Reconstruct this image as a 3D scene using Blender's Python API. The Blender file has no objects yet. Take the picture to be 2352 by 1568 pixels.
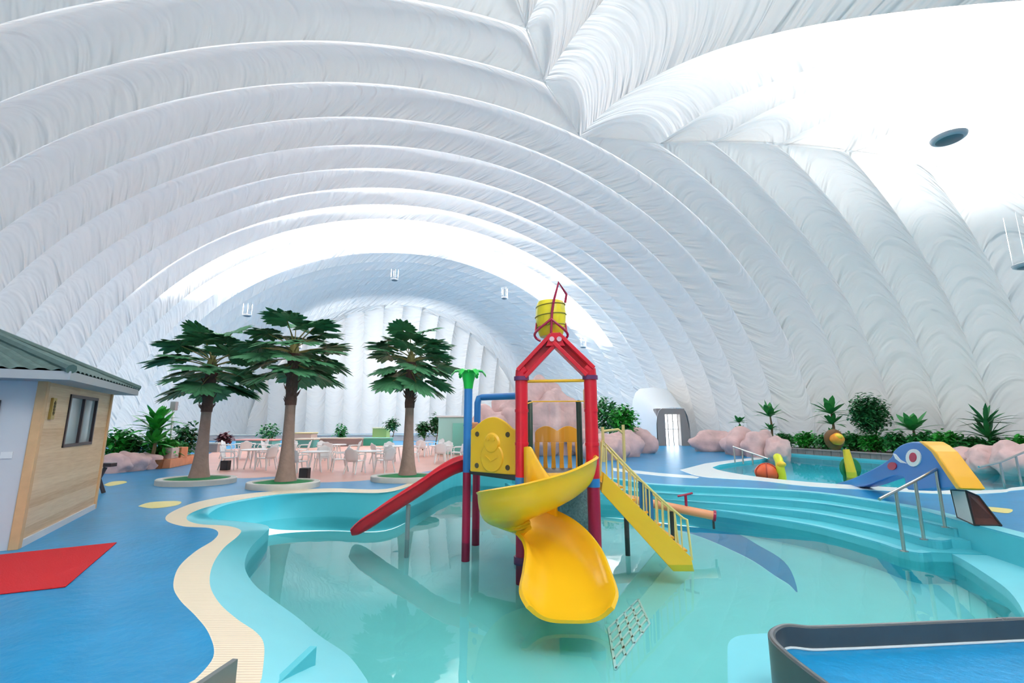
import bpy, bmesh, math, random
from mathutils import Vector, Matrix, geometry
random.seed(7)
R = math.radians
SC = bpy.context.scene
COL = SC.collection

# ------------------------------------------------------------------ camera
FPX = 1045.0
PITCH = math.atan(188 / 1045.0)
EYE = 1.7
cd = bpy.data.cameras.new('camera')
cd.sensor_width = 36.0
cd.lens = FPX / 2352 * 36
cd.clip_start = 0.05
cd.clip_end = 500
cam = bpy.data.objects.new('camera', cd)
cam.location = (0, 0, EYE)
cam.rotation_euler = (R(90) + PITCH, 0, 0)
COL.objects.link(cam)
SC.camera = cam


def ray(px, py):
    a = px - 1176
    b = 784 - py
    fw = FPX * math.cos(PITCH) - b * math.sin(PITCH)
    up = FPX * math.sin(PITCH) + b * math.cos(PITCH)
    return a / fw, up / fw


def G(px, py, z=0.0):            # survey: photo point lying at height z
    x, u = ray(px, py)
    t = (z - EYE) / u
    return Vector((x * t, t, z))


def P(px, py, D):                # survey: photo point at forward distance D
    x, u = ray(px, py)
    return Vector((x * D, D, EYE + u * D))


# ------------------------------------------------------------------ materials
MATS = {}


def mat(name, col, rough=0.5, spec=0.5, metal=0.0, bump=0.0, bscale=20.0, var=0.0, vscale=3.0, emit=None, coat=0.0):
    if name in MATS:
        return MATS[name]
    m = bpy.data.materials.new(name)
    m.use_nodes = True
    nt = m.node_tree
    b = nt.nodes['Principled BSDF']
    c = (*col, 1)
    b.inputs['Base Color'].default_value = c
    b.inputs['Roughness'].default_value = rough
    b.inputs['Specular IOR Level'].default_value = spec
    b.inputs['Metallic'].default_value = metal
    b.inputs['Coat Weight'].default_value = coat
    tc = None
    if bump or var:
        tc = nt.nodes.new('ShaderNodeTexCoord')
    if var:
        n = nt.nodes.new('ShaderNodeTexNoise')
        n.inputs['Scale'].default_value = vscale
        n.inputs['Detail'].default_value = 4
        nt.links.new(tc.outputs['Object'], n.inputs['Vector'])
        mx = nt.nodes.new('ShaderNodeMix')
        mx.data_type = 'RGBA'
        mx.inputs[6].default_value = tuple(max(0, x * (1 - var)) for x in col) + (1,)
        mx.inputs[7].default_value = tuple(min(1, x * (1 + var)) for x in col) + (1,)
        nt.links.new(n.outputs['Fac'], mx.inputs[0])
        nt.links.new(mx.outputs[2], b.inputs['Base Color'])
    if bump:
        n2 = nt.nodes.new('ShaderNodeTexNoise')
        n2.inputs['Scale'].default_value = bscale
        n2.inputs['Detail'].default_value = 4
        nt.links.new(tc.outputs['Object'], n2.inputs['Vector'])
        bp = nt.nodes.new('ShaderNodeBump')
        bp.inputs['Strength'].default_value = bump
        bp.inputs['Distance'].default_value = 0.03
        nt.links.new(n2.outputs['Fac'], bp.inputs['Height'])
        nt.links.new(bp.outputs['Normal'], b.inputs['Normal'])
    if emit:
        b.inputs['Emission Color'].default_value = (*emit[:3], 1)
        b.inputs['Emission Strength'].default_value = emit[3]
    MATS[name] = m
    return m


def fabric_material():
    m = bpy.data.materials.new('dome_fabric')
    m.use_nodes = True
    nt = m.node_tree
    nt.nodes.clear()
    N = nt.nodes.new
    L = nt.links.new
    out = N('ShaderNodeOutputMaterial')
    uv = N('ShaderNodeUVMap')
    sep = N('ShaderNodeSeparateXYZ')
    L(uv.outputs['UV'], sep.inputs[0])
    # x: metres along the strip, y: strip number + fraction across
    fr = N('ShaderNodeMath'); fr.operation = 'FRACT'
    L(sep.outputs['Y'], fr.inputs[0])
    ce = N('ShaderNodeMath'); ce.operation = 'SUBTRACT'; ce.inputs[1].default_value = 0.5
    L(fr.outputs[0], ce.inputs[0])
    ab = N('ShaderNodeMath'); ab.operation = 'MULTIPLY'
    L(ce.outputs[0], ab.inputs[0]); L(ce.outputs[0], ab.inputs[1])
    sl = N('ShaderNodeMath'); sl.operation = 'MULTIPLY_ADD'; sl.inputs[1].default_value = 4.5
    L(ab.outputs[0], sl.inputs[0]); L(sep.outputs['X'], sl.inputs[2])
    cb = N('ShaderNodeCombineXYZ')
    L(sl.outputs[0], cb.inputs[0])
    ym = N('ShaderNodeMath'); ym.operation = 'MULTIPLY'; ym.inputs[1].default_value = 0.9
    L(sep.outputs['Y'], ym.inputs[0]); L(ym.outputs[0], cb.inputs[1])
    nz = N('ShaderNodeTexNoise')
    nz.inputs['Scale'].default_value = 1.6
    nz.inputs['Detail'].default_value = 2.0
    nz.inputs['Distortion'].default_value = 0.35
    L(cb.outputs[0], nz.inputs['Vector'])
    # wrinkles fade in the middle of a strip
    wk = N('ShaderNodeMath'); wk.operation = 'MULTIPLY_ADD'; wk.inputs[1].default_value = 3.0; wk.inputs[2].default_value = 0.35
    L(ab.outputs[0], wk.inputs[0])
    h = N('ShaderNodeMath'); h.operation = 'MULTIPLY'
    L(nz.outputs['Fac'], h.inputs[0]); L(wk.outputs[0], h.inputs[1])
    bp = N('ShaderNodeBump')
    bp.inputs['Strength'].default_value = 0.9
    bp.inputs['Distance'].default_value = 0.45
    L(h.outputs[0], bp.inputs['Height'])
    df = N('ShaderNodeBsdfDiffuse'); df.inputs['Color'].default_value = (0.80, 0.785, 0.765, 1)
    tr = N('ShaderNodeBsdfTranslucent'); tr.inputs['Color'].default_value = (0.88, 0.87, 0.85, 1)
    L(bp.outputs['Normal'], df.inputs['Normal'])
    L(bp.outputs['Normal'], tr.inputs['Normal'])
    mx = N('ShaderNodeMixShader'); mx.inputs[0].default_value = 0.10
    L(df.outputs[0], mx.inputs[1]); L(tr.outputs[0], mx.inputs[2])
    L(mx.outputs[0], out.inputs['Surface'])
    return m


def water_material(name, tint, rough=0.015, ior=1.33):
    m = bpy.data.materials.new(name)
    m.use_nodes = True
    nt = m.node_tree
    nt.nodes.clear()
    N = nt.nodes.new
    L = nt.links.new
    out = N('ShaderNodeOutputMaterial')
    tp = N('ShaderNodeBsdfTransparent'); tp.inputs['Color'].default_value = (*tint, 1)
    gl = N('ShaderNodeBsdfGlossy'); gl.inputs['Roughness'].default_value = rough
    fr = N('ShaderNodeFresnel'); fr.inputs['IOR'].default_value = ior
    tc = N('ShaderNodeTexCoord')
    nz = N('ShaderNodeTexNoise'); nz.inputs['Scale'].default_value = 1.3; nz.inputs['Detail'].default_value = 2
    L(tc.outputs['Object'], nz.inputs['Vector'])
    bp = N('ShaderNodeBump'); bp.inputs['Strength'].default_value = 0.12; bp.inputs['Distance'].default_value = 0.02
    L(nz.outputs['Fac'], bp.inputs['Height'])
    L(bp.outputs['Normal'], gl.inputs['Normal']); L(bp.outputs['Normal'], fr.inputs['Normal'])
    mx = N('ShaderNodeMixShader')
    L(fr.outputs[0], mx.inputs[0]); L(tp.outputs[0], mx.inputs[1]); L(gl.outputs[0], mx.inputs[2])
    L(mx.outputs[0], out.inputs['Surface'])
    return m


def glass_material(name, tint=(0.9, 0.95, 0.95), fac=0.12):
    m = bpy.data.materials.new(name)
    m.use_nodes = True
    nt = m.node_tree
    nt.nodes.clear()
    N = nt.nodes.new
    L = nt.links.new
    out = N('ShaderNodeOutputMaterial')
    tp = N('ShaderNodeBsdfTransparent'); tp.inputs['Color'].default_value = (*tint, 1)
    gl = N('ShaderNodeBsdfGlossy'); gl.inputs['Roughness'].default_value = 0.05
    mx = N('ShaderNodeMixShader'); mx.inputs[0].default_value = fac
    L(tp.outputs[0], mx.inputs[1]); L(gl.outputs[0], mx.inputs[2])
    L(mx.outputs[0], out.inputs['Surface'])
    return m


def stripe_material(name, c1, c2, scale, axis='Y', rough=0.5, width=0.5, rot=0.0, bump=0.3):
    m = bpy.data.materials.new(name)
    m.use_nodes = True
    nt = m.node_tree
    N = nt.nodes.new
    L = nt.links.new
    b = nt.nodes['Principled BSDF']
    b.inputs['Roughness'].default_value = rough
    tc = N('ShaderNodeTexCoord')
    mp = N('ShaderNodeMapping'); mp.inputs['Rotation'].default_value[2] = rot
    L(tc.outputs['Object'], mp.inputs['Vector'])
    wv = N('ShaderNodeTexWave'); wv.bands_direction = axis
    wv.inputs['Scale'].default_value = scale
    wv.inputs['Distortion'].default_value = 0.0
    L(mp.outputs[0], wv.inputs['Vector'])
    rp = N('ShaderNodeValToRGB')
    rp.color_ramp.elements[0].position = width - 0.12
    rp.color_ramp.elements[0].color = (*c1, 1)
    rp.color_ramp.elements[1].position = width + 0.12
    rp.color_ramp.elements[1].color = (*c2, 1)
    L(wv.outputs['Fac'], rp.inputs[0])
    L(rp.outputs[0], b.inputs['Base Color'])
    bp = N('ShaderNodeBump'); bp.inputs['Strength'].default_value = bump; bp.inputs['Distance'].default_value = 0.01
    L(wv.outputs['Fac'], bp.inputs['Height']); L(bp.outputs['Normal'], b.inputs['Normal'])
    return m


def wood_siding_material():
    m = bpy.data.materials.new('hut_siding')
    m.use_nodes = True
    nt = m.node_tree
    N = nt.nodes.new
    L = nt.links.new
    b = nt.nodes['Principled BSDF']
    b.inputs['Roughness'].default_value = 0.5
    tc = N('ShaderNodeTexCoord')
    sp = N('ShaderNodeSeparateXYZ'); L(tc.outputs['Object'], sp.inputs[0])
    ml = N('ShaderNodeMath'); ml.operation = 'MULTIPLY'; ml.inputs[1].default_value = 8.0
    L(sp.outputs['Z'], ml.inputs[0])
    fl = N('ShaderNodeMath'); fl.operation = 'FLOOR'; L(ml.outputs[0], fl.inputs[0])
    wn = N('ShaderNodeTexWhiteNoise'); wn.noise_dimensions = '1D'; L(fl.outputs[0], wn.inputs['W'])
    mp = N('ShaderNodeMapping'); mp.inputs['Scale'].default_value = (1.2, 1.2, 22)
    L(tc.outputs['Object'], mp.inputs['Vector'])
    nz = N('ShaderNodeTexNoise'); nz.inputs['Scale'].default_value = 2.0; nz.inputs['Detail'].default_value = 5
    L(mp.outputs[0], nz.inputs['Vector'])
    av = N('ShaderNodeMath'); av.operation = 'MULTIPLY_ADD'; av.inputs[1].default_value = 0.35
    L(wn.outputs['Value'], av.inputs[0]); 
    hf = N('ShaderNodeMath'); hf.operation = 'MULTIPLY'; hf.inputs[1].default_value = 0.65
    L(nz.outputs['Fac'], hf.inputs[0]); L(hf.outputs[0], av.inputs[2])
    rp = N('ShaderNodeValToRGB')
    rp.color_ramp.elements[0].position = 0.2; rp.color_ramp.elements[0].color = (0.62, 0.37, 0.19, 1)
    rp.color_ramp.elements[1].position = 0.75; rp.color_ramp.elements[1].color = (0.86, 0.62, 0.40, 1)
    L(av.outputs[0], rp.inputs[0]); L(rp.outputs[0], b.inputs['Base Color'])
    fc = N('ShaderNodeMath'); fc.operation = 'FRACT'; L(ml.outputs[0], fc.inputs[0])
    bp = N('ShaderNodeBump'); bp.inputs['Strength'].default_value = 0.6; bp.inputs['Distance'].default_value = 0.015
    L(fc.outputs[0], bp.inputs['Height']); L(bp.outputs['Normal'], b.inputs['Normal'])
    return m


# ------------------------------------------------------------------ mesh helpers
def world_off(o):
    v = Vector((0, 0, 0))
    while o is not None:
        v += o.location
        o = o.parent
    return v


class MB:
    def __init__(self):
        self.v = []
        self.f = []

    def add(self, vs, fs):
        n = len(self.v)
        self.v += [Vector(x) for x in vs]
        self.f += [tuple(i + n for i in f) for f in fs]
        return self

    def box(self, c, s, rz=0.0, rx=0.0, ry=0.0):
        x, y, z = s[0] / 2, s[1] / 2, s[2] / 2
        M = Matrix.Rotation(rz, 3, 'Z') @ Matrix.Rotation(ry, 3, 'Y') @ Matrix.Rotation(rx, 3, 'X')
        vs = [M @ Vector((i, j, k)) + Vector(c) for i in (-x, x) for j in (-y, y) for k in (-z, z)]
        return self.add(vs, [(0, 1, 3, 2), (4, 6, 7, 5), (0, 4, 5, 1), (2, 3, 7, 6), (0, 2, 6, 4), (1, 5, 7, 3)])

    def beam(self, a, b, w, h, up=Vector((0, 0, 1))):
        a, b = Vector(a), Vector(b)
        t = (b - a).normalized()
        s = t.cross(up)
        if s.length < 1e-4:
            s = Vector((1, 0, 0))
        s.normalize()
        n = s.cross(t).normalized()
        vs = []
        for p in (a, b):
            for i, j in ((-1, -1), (1, -1), (1, 1), (-1, 1)):
                vs.append(p + s * (i * w / 2) + n * (j * h / 2))
        return self.add(vs, [(3, 2, 1, 0), (4, 5, 6, 7), (0, 1, 5, 4), (1, 2, 6, 5), (2, 3, 7, 6), (3, 0, 4, 7)])

    def tube(self, pts, r, n=10, closed=False):
        pts = [Vector(p) for p in pts]
        m = len(pts)
        rs = r if isinstance(r, (list, tuple)) else [r] * m
        up = Vector((0, 0, 1))
        prev = None
        vs = []
        for i, p in enumerate(pts):
            if closed:
                t = pts[(i + 1) % m] - pts[i - 1]
            else:
                t = pts[min(i + 1, m - 1)] - pts[max(i - 1, 0)]
            t.normalize()
            if prev is None:
                s = t.cross(up)
                if s.length < 1e-3:
                    s = t.cross(Vector((0, 1, 0)))
            else:
                s = prev - t * prev.dot(t)
            s.normalize()
            prev = s
            q = t.cross(s)
            for k in range(n):
                a = 2 * math.pi * k / n
                vs.append(p + (s * math.cos(a) + q * math.sin(a)) * rs[i])
        fs = []
        for i in range(m if closed else m - 1):
            j = (i + 1) % m
            for k in range(n):
                l = (k + 1) % n
                fs.append((i * n + k, i * n + l, j * n + l, j * n + k))
        if not closed:
            fs.append(tuple(range(n - 1, -1, -1)))
            fs.append(tuple((m - 1) * n + k for k in range(n)))
        return self.add(vs, fs)

    def lathe(self, prof, c=(0, 0, 0), n=20, axis=None):
        c = Vector(c)
        vs = []
        for r, z in prof:
            for k in range(n):
                a = 2 * math.pi * k / n
                p = Vector((r * math.cos(a), r * math.sin(a), z))
                if axis is not None:
                    p = axis @ p
                vs.append(c + p)
        fs = []
        for i in range(len(prof) - 1):
            for k in range(n):
                l = (k + 1) % n
                fs.append((i * n + k, i * n + l, (i + 1) * n + l, (i + 1) * n + k))
        fs.append(tuple(range(n - 1, -1, -1)))
        fs.append(tuple((len(prof) - 1) * n + k for k in range(n)))
        return self.add(vs, fs)

    def prism(self, poly, d):
        """poly: 3-D outline, d: extrusion vector"""
        n = len(poly)
        d = Vector(d)
        vs = [Vector(p) for p in poly] + [Vector(p) + d for p in poly]
        fs = [tuple(range(n)), tuple(range(2 * n - 1, n - 1, -1))]
        for i in range(n):
            j = (i + 1) % n
            fs.append((i, i + n, j + n, j))
        return self.add(vs, fs)

    def ribbon(self, A, B):
        n = len(A)
        vs = list(A) + list(B)
        return self.add(vs, [(i, i + 1, n + i + 1, n + i) for i in range(n - 1)])

    def grid(self, rows, close_u=False):
        m = len(rows[0])
        vs = [p for r in rows for p in r]
        fs = []
        for i in range(len(rows) - 1):
            for k in range(m if close_u else m - 1):
                l = (k + 1) % m
                fs.append((i * m + k, i * m + l, (i + 1) * m + l, (i + 1) * m + k))
        return self.add(vs, fs)

    def blob(self, c, s, seed=0, amp=0.2, n=12, m=8, flat=None):
        rnd = random.Random(seed)
        ph = [(rnd.uniform(0, 6.28), rnd.uniform(0, 6.28), rnd.uniform(0, 6.28)) for _ in range(3)]
        rows = []
        for i in range(m + 1):
            th = math.pi * i / m
            row = []
            for k in range(n):
                a = 2 * math.pi * k / n
                d = Vector((math.sin(th) * math.cos(a), math.sin(th) * math.sin(a), math.cos(th)))
                w = 1 + amp * (math.sin(3 * d.x + ph[0][0]) * math.sin(3.3 * d.y + ph[0][1]) + 0.6 * math.sin(5 * d.z + ph[1][0]) * math.sin(6 * d.x + ph[1][1]) + .4 * math.sin(9 * d.y + ph[2][0]) * math.sin(8 * d.z + ph[2][1]))
                row.append(Vector(c) + Vector((d.x * s[0], d.y * s[1], d.z * s[2])) * w)
            rows.append(row)
        return self.grid(rows, True)

    def build(self, name, m, parent=None, smooth=False, local=False, bevel=0.0):
        me = bpy.data.meshes.new(name)
        off = Vector((0, 0, 0)) if (parent is None or local) else world_off(parent)
        me.from_pydata([tuple(v - off) for v in self.v], [], self.f)
        me.validate()
        me.update()
        bm = bmesh.new()
        bm.from_mesh(me)
        bmesh.ops.recalc_face_normals(bm, faces=bm.faces)
        bm.to_mesh(me)
        bm.free()
        if isinstance(m, (list, tuple)):
            for q in m:
                me.materials.append(q)
        else:
            me.materials.append(m)
        if smooth:
            for p in me.polygons:
                p.use_smooth = True
            if smooth != 'all':
                try:
                    me.set_sharp_from_angle(angle=R(40))
                except Exception:
                    pass
        o = bpy.data.objects.new(name, me)
        COL.objects.link(o)
        if parent is not None:
            o.parent = parent
        if bevel:
            md = o.modifiers.new('bevel', 'BEVEL')
            md.width = bevel
            md.segments = 2
            md.limit_method = 'ANGLE'
        return o


def tag(o, label=None, cat=None, group=None, kind=None):
    if label:
        o['label'] = label
    if cat:
        o['category'] = cat
    if group:
        o['group'] = group
    if kind:
        o['kind'] = kind
    return o


def thing(name, label, cat, loc, group=None, rz=0.0):
    o = bpy.data.objects.new(name, None)
    o.empty_display_size = 0.2
    o.location = loc
    o.rotation_euler = (0, 0, rz)
    COL.objects.link(o)
    return tag(o, label, cat, group)


def copy_tree(root, loc, rz, label, sc=1.0, group=None):
    c = root.copy()
    COL.objects.link(c)
    c.location = loc
    c.rotation_euler = (0, 0, rz)
    c.scale = (sc, sc, sc)
    c['label'] = label
    if group:
        c['group'] = group
    for ch in root.children:
        d = ch.copy()
        COL.objects.link(d)
        d.parent = c
        for g in ch.children:
            e = g.copy()
            COL.objects.link(e)
            e.parent = d
    return c


def cat_rom(pts, n=8):
    pts = [Vector(p) for p in pts]
    out = []
    m = len(pts)
    for i in range(m - 1):
        p0, p1, p2, p3 = pts[max(i - 1, 0)], pts[i], pts[i + 1], pts[min(i + 2, m - 1)]
        for k in range(n):
            t = k / n
            out.append(0.5 * ((2 * p1) + (p2 - p0) * t + (2 * p0 - 5 * p1 + 4 * p2 - p3) * t * t + (3 * p1 - p0 - 3 * p2 + p3) * t ** 3))
    out.append(pts[-1].copy())
    return out


def cat_rom_s(vals, n=8):
    return [v.x for v in cat_rom([(v, 0, 0) for v in vals], n)]


# ------------------------------------------------------------------ dome frame
DS = 2.7                     # strip width of the vault, metres
PSI = R(16.0768)
CP, SP = math.cos(PSI), math.sin(PSI)
UC, UA, HC, ZB = 1.0, 8.35, 7.11, -0.71
VFAR, LFAR = 25.0, 5.0


def W(u, v, Z):
    return Vector((DS * (u * CP - v * SP), DS * (u * SP + v * CP), EYE + DS * Z))


def um(u, v, z):              # dome axes in metres
    return Vector((u * CP - v * SP, u * SP + v * CP, z))


def D_of_u(px, u_m):          # forward distance where the sight line crosses the plane u = u_m
    x, _ = ray(px, 972)
    return u_m / (x * CP + SP)


def zcyl(u):
    q = 1 - ((u - UC) / UA) ** 2
    return ZB + HC * math.sqrt(max(q, 0))


def th_of(u):
    return math.acos(max(-1, min(1, (u - UC) / UA)))


def pos_barrel(a, v):
    return W(UC + UA * math.cos(a), v, ZB + HC * math.sin(a))


def pos_far(u, ph):
    return W(u, VFAR + LFAR * math.sin(ph), ZB + HC * math.cos(ph))


def vh_near(u):
    return 8.0 - (u - 3.8) * (0.9 / 1.3) if 3.8 <= u <= 5.1 else (7.1 - (u - 5.1) / 0.84 if u > 5.1 else (8.0 - (3.8 - u) * (0.95 / 1.15) if u > 2.65 else 7.05 - (2.65 - u) / 0.7))


def pos_near(u, s):
    return W(u, vh_near(u) - s, max(zcyl(u) - 0.12 * s - 0.06 * s * s, ZB))


def s_end(u):
    H = max(zcyl(u) - ZB, 0.02)
    return (-0.12 + math.sqrt(0.0144 + 0.24 * H)) / 0.12


FABRIC = fabric_material()


class Dome:
    def __init__(self):
        self.v = []
        self.f = []
        self.uv = []
        self.k = 0

    def strip(self, A, B, pos, amp=0.6, nt=14, hip=0):
        """A, B: lists of parameter pairs along the two seams"""
        n = len(A)
        rows = []
        for j in range(nt + 1):
            t = j / nt
            rows.append([pos(A[i][0] * (1 - t) + B[i][0] * t, A[i][1] * (1 - t) + B[i][1] * t) for i in range(n)])
        base = len(self.v)
        ls = [0.0]
        mid = rows[nt // 2]
        for i in range(1, n):
            ls.append(ls[-1] + (mid[i] - mid[i - 1]).length)
        self.k += 1
        ph = random.uniform(0, 50)
        for j in range(nt + 1):
            t = j / nt
            for i in range(n):
                p = rows[j][i]
                dx = rows[j][min(i + 1, n - 1)] - rows[j][max(i - 1, 0)]
                dy = rows[min(j + 1, nt)][i] - rows[max(j - 1, 0)][i]
                nn = dx.cross(dy)
                if nn.length < 1e-6:
                    nn = Vector((0, 0, 1))
                nn.normalize()
                vp = (-p.x * SP + p.y * CP) / DS
                if nn.dot(p - W(UC, max(6.0, min(21.0, vp)), -0.6)) < 0:
                    nn = -nn
                w = (rows[0][i] - rows[nt][i]).length
                fade = min(1.0, min(ls[i], ls[-1] - ls[i]) / 0.9) ** .5
                self.v.append(p + nn * (4 * t * (1 - t) * amp * min(1.0, w / 2.0) * fade))
                self.uv.append((ls[i] + ph, self.k + 0.02 + 0.96 * t))
        for j in range(nt):
            for i in range(n - 1):
                a = base + j * n + i
                self.f.append((a, a + 1, a + n + 1, a + n))

    def build(self, name):
        me = bpy.data.meshes.new(name)
        me.from_pydata([tuple(v) for v in self.v], [], self.f)
        ul = me.uv_layers.new(name='UVMap')
        for lp in me.loops:
            ul.data[lp.index].uv = self.uv[lp.vertex_index]
        me.materials.append(FABRIC)
        for p in me.polygons:
            p.use_smooth = True
        me.update()
        o = bpy.data.objects.new(name, me)
        COL.objects.link(o)
        o['kind'] = 'structure'
        return o


def lin(a, b, n):
    return [a + (b - a) * i / (n - 1) for i in range(n)]


NSEG = 90
dome = Dome()
for k in range(8, 25):
    A = [(a, k) for a in lin(math.pi, 0, NSEG)]
    B = [(a, k + 1) for a in lin(math.pi, 0, NSEG)]
    dome.strip(A, B, pos_barrel)
# left side strips near the camera, up to the left hip
vl = [8.0, 7.05, 6.1, 5.1, 4.1, 3.1, 2.1, 1.1, 0.1, -0.9, -1.9, -2.9, -3.9, -4.9]
ul = [3.8] + [2.65 - (7.05 - v) * 0.7 for v in vl[1:]]
for i in range(len(vl) - 1):
    A = [(a, vl[i]) for a in lin(math.pi, th_of(ul[i] + .05), 70)]
    B = [(a, vl[i + 1]) for a in lin(math.pi, th_of(ul[i + 1] + .05), 70)]
    dome.strip(A, B, pos_barrel)
vr = [8.0, 7.1, 6.36, 5.57, 4.88, 4.2, 3.5, 2.8, 2.1]
ur = [3.8] + [5.1 + (7.1 - v) * 0.84 for v in vr[1:]]
for i in range(len(vr) - 1):
    A = [(a, vr[i]) for a in lin(0, th_of(ur[i] - .05), 60)]
    B = [(a, vr[i + 1]) for a in lin(0, th_of(ur[i + 1] - .05), 60)]
    dome.strip(A, B, pos_barrel, amp=0.5)
dome.build('ceiling')
near = Dome()
ulines = sorted(ul[1:]) + [3.8] + ur[1:] + [9.33]
for i in range(len(ulines) - 1):
    a, b = ulines[i], ulines[i + 1]
    A = [(a, s) for s in lin(0, s_end(a), 60)]
    B = [(b, s) for s in lin(0, s_end(b), 60)]
    near.strip(A, B, pos_near, amp=0.5)
near.build('wall_near')
far = Dome()
for side in (-1, 1):
    for k in range(0, 5):
        v0, v1 = VFAR + k, min(VFAR + k + 1, VFAR + LFAR)
        q0, q1 = (v0 - VFAR) / LFAR, (v1 - VFAR) / LFAR
        b = 0 if side > 0 else math.pi
        A = [(a, v0) for a in lin(b, th_of(UC + side * (UA * q0 - .25)), 40)]
        B = [(a, v1) for a in lin(b, th_of(UC + side * (UA * q1 - .25)), 40)]
        far.strip(A, B, pos_barrel, nt=6)
lines = [UC + UA * q for q in lin(-1, 1, 17)]
for i in range(len(lines) - 1):
    A = [(lines[i], ph) for ph in lin(max(0, math.asin(min(1, abs(lines[i] - UC) / UA)) - .22), math.pi / 2, 40)]
    B = [(lines[i + 1], ph) for ph in lin(max(0, math.asin(min(1, abs(lines[i + 1] - UC) / UA)) - .22), math.pi / 2, 40)]
    far.strip(A, B, pos_far, nt=8)
far.build('wall_far')

# ------------------------------------------------------------------ ground plan
ZW, ZF = -0.58, -0.92        # water surface, pool floor


def px(l, z=0.0, n=6):
    return cat_rom([G(a, b, z) for a, b in l], n)


I_px = [(600, 1568), (607, 1485), (589, 1452), (543, 1420), (502, 1382), (482, 1340), (489, 1296), (514, 1258), (547, 1230), (552, 1216), (520, 1207), (458, 1203), (430, 1193), (437, 1179), (480, 1163), (560, 1146), (650, 1134), (760, 1130), (889, 1130), (963, 1107), (1015, 1088)]
L_px = [(848, 1568, -.38), (800, 1505, -.38), (735, 1460, -.38), (680, 1415, -.38), (625, 1375, -.38), (581, 1338, -.38), (562, 1298, -.38), (575, 1258, -.38), (608, 1224, -.38), (618, 1211, -.38), (600, 1203, -.38), (540, 1196, -.38), (487, 1190, -.38), (481, 1179, -.36), (520, 1159, -.30), (600, 1143, -.2), (655, 1136, -.08), (763, 1132, -.03), (889, 1132, -.03), (965, 1109, -.03), (1017, 1090, -.03)]
O_px = [(440, 1568), (490, 1508), (480, 1455), (450, 1415), (412, 1376), (398, 1342), (412, 1300), (450, 1265), (490, 1240), (501, 1222), (480, 1212), (420, 1208), (381, 1194), (395, 1175), (455, 1152), (545, 1136), (645, 1126), (760, 1121), (889, 1122), (963, 1099), (1012, 1080)]
I = px(I_px)
O = px(O_px)
L = cat_rom([G(*q) for q in L_px], 6)
I = [Vector((-1.35, 2.3, 0)), Vector((-1.5, 2.8, 0))] + I[1:]
L = [Vector((-0.75, 3.3, -.38)), Vector((-0.95, 3.7, -.38))] + L[1:]
O = [Vector((-2.6, 2.3, 0)), Vector((-2.45, 2.7, 0))] + O[1:]
FAR = px([(1015, 1088), (1060, 1078), (1150, 1080), (1250, 1085), (1350, 1094), (1440, 1104), (1480, 1111), (1572, 1117), (1700, 1122), (1860, 1131), (2000, 1150), (2100, 1168), (2200, 1195), (2260, 1210), (2352, 1235)])[1:]
RIM_FROM = 30
RIGHT = [Vector(q) for q in ((9.3, 7.0, 0), (10.3, 6.2, 0), (10.6, 5.2, 0), (10.4, 4.4, 0))]
K_px = [(2352, 1473, 0), (2150, 1483, 0), (2000, 1490, 0), (1920, 1493, 0), (1866, 1494.5, 0), (1812, 1439, .155), (1790, 1446, .155), (1781, 1458, .155), (1787, 1473, .155), (1814, 1499, .155), (1860, 1535, .155), (1905, 1568, .155), (1960, 1608, .155)]
K = cat_rom([Vector((G(*q).x, G(*q).y, 0)) for q in K_px], 6)
KERB = [Vector((10.4, 4.25, 0)), Vector((6.0, 4.0, 0))] + K
NEARL = [Vector(q) for q in ((1.45, 2.6, 0), (1.2, 1.9, 0), (0.5, 1.25, 0), (-0.6, 1.15, 0), (-1.15, 1.6, 0))]
POOL = I + FAR + RIGHT + KERB + NEARL
S1 = [G(1190, 1080)] + px([(1260, 1112), (1400, 1122), (1480, 1129), (1572, 1135), (1700, 1141), (1860, 1153), (2000, 1174), (2100, 1193), (2160, 1206), (2190, 1213), (2212, 1214)], -.145, 4) + [G(2290, 1200), G(2200, 1160)]
S2 = [G(1170, 1079)] + px([(1240, 1123), (1400, 1135), (1480, 1142), (1572, 1150), (1700, 1160), (1860, 1177), (2000, 1204), (2080, 1224), (2130, 1237), (2163, 1241), (2185, 1238)], -.29, 4) + [G(2290, 1205), G(2200, 1160)]
S3 = [G(1150, 1077)] + px([(1220, 1135), (1400, 1147), (1480, 1153), (1572, 1162), (1700, 1179), (1860, 1205), (2000, 1240), (2060, 1259), (2109, 1269), (2140, 1268)], -.435, 4) + [G(2300, 1210), G(2200, 1160)]
BENCH = px([(2130, 1262), (2160, 1262), (2205, 1281), (2260, 1315), (2310, 1350), (2340, 1385), (2354, 1415)], -.45, 4) + [Vector((6.2, 4.6, 0)), Vector((6.6, 3.5, 0)), Vector((13, 3.5, 0)), Vector((13, 9, 0)), G(2300, 1190)]
BLOCK = px([(1672, 1600), (1671, 1500), (1673, 1478), (1684, 1465), (1712, 1457), (1790, 1452), (1950, 1440), (2352, 1425)], -.3, 4) + [Vector((6, 2, 0)), Vector((1, 2.0, 0))]
UP = px([(1636, 1073), (1650, 1079), (1690, 1087), (1743, 1095), (1860, 1107), (2035, 1118), (2188, 1126), (2303, 1124), (2352, 1117), (2600, 1100)], 0, 4)
_a = UP[-1]
UFAR = 22.9
_va = -_a.x * SP + _a.y * CP
_u = [um(UFAR, _va - 1, 0)]
for x_ in (2300, 2000, 1800):
    D_ = D_of_u(x_, UFAR)
    t_ = ray(x_, 972)[0]
    _u.append(Vector((t_ * D_, D_, 0)))
UP = UP + _u + px([(1743, 1055), (1690, 1061), (1652, 1067)], 0, 3)
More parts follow.
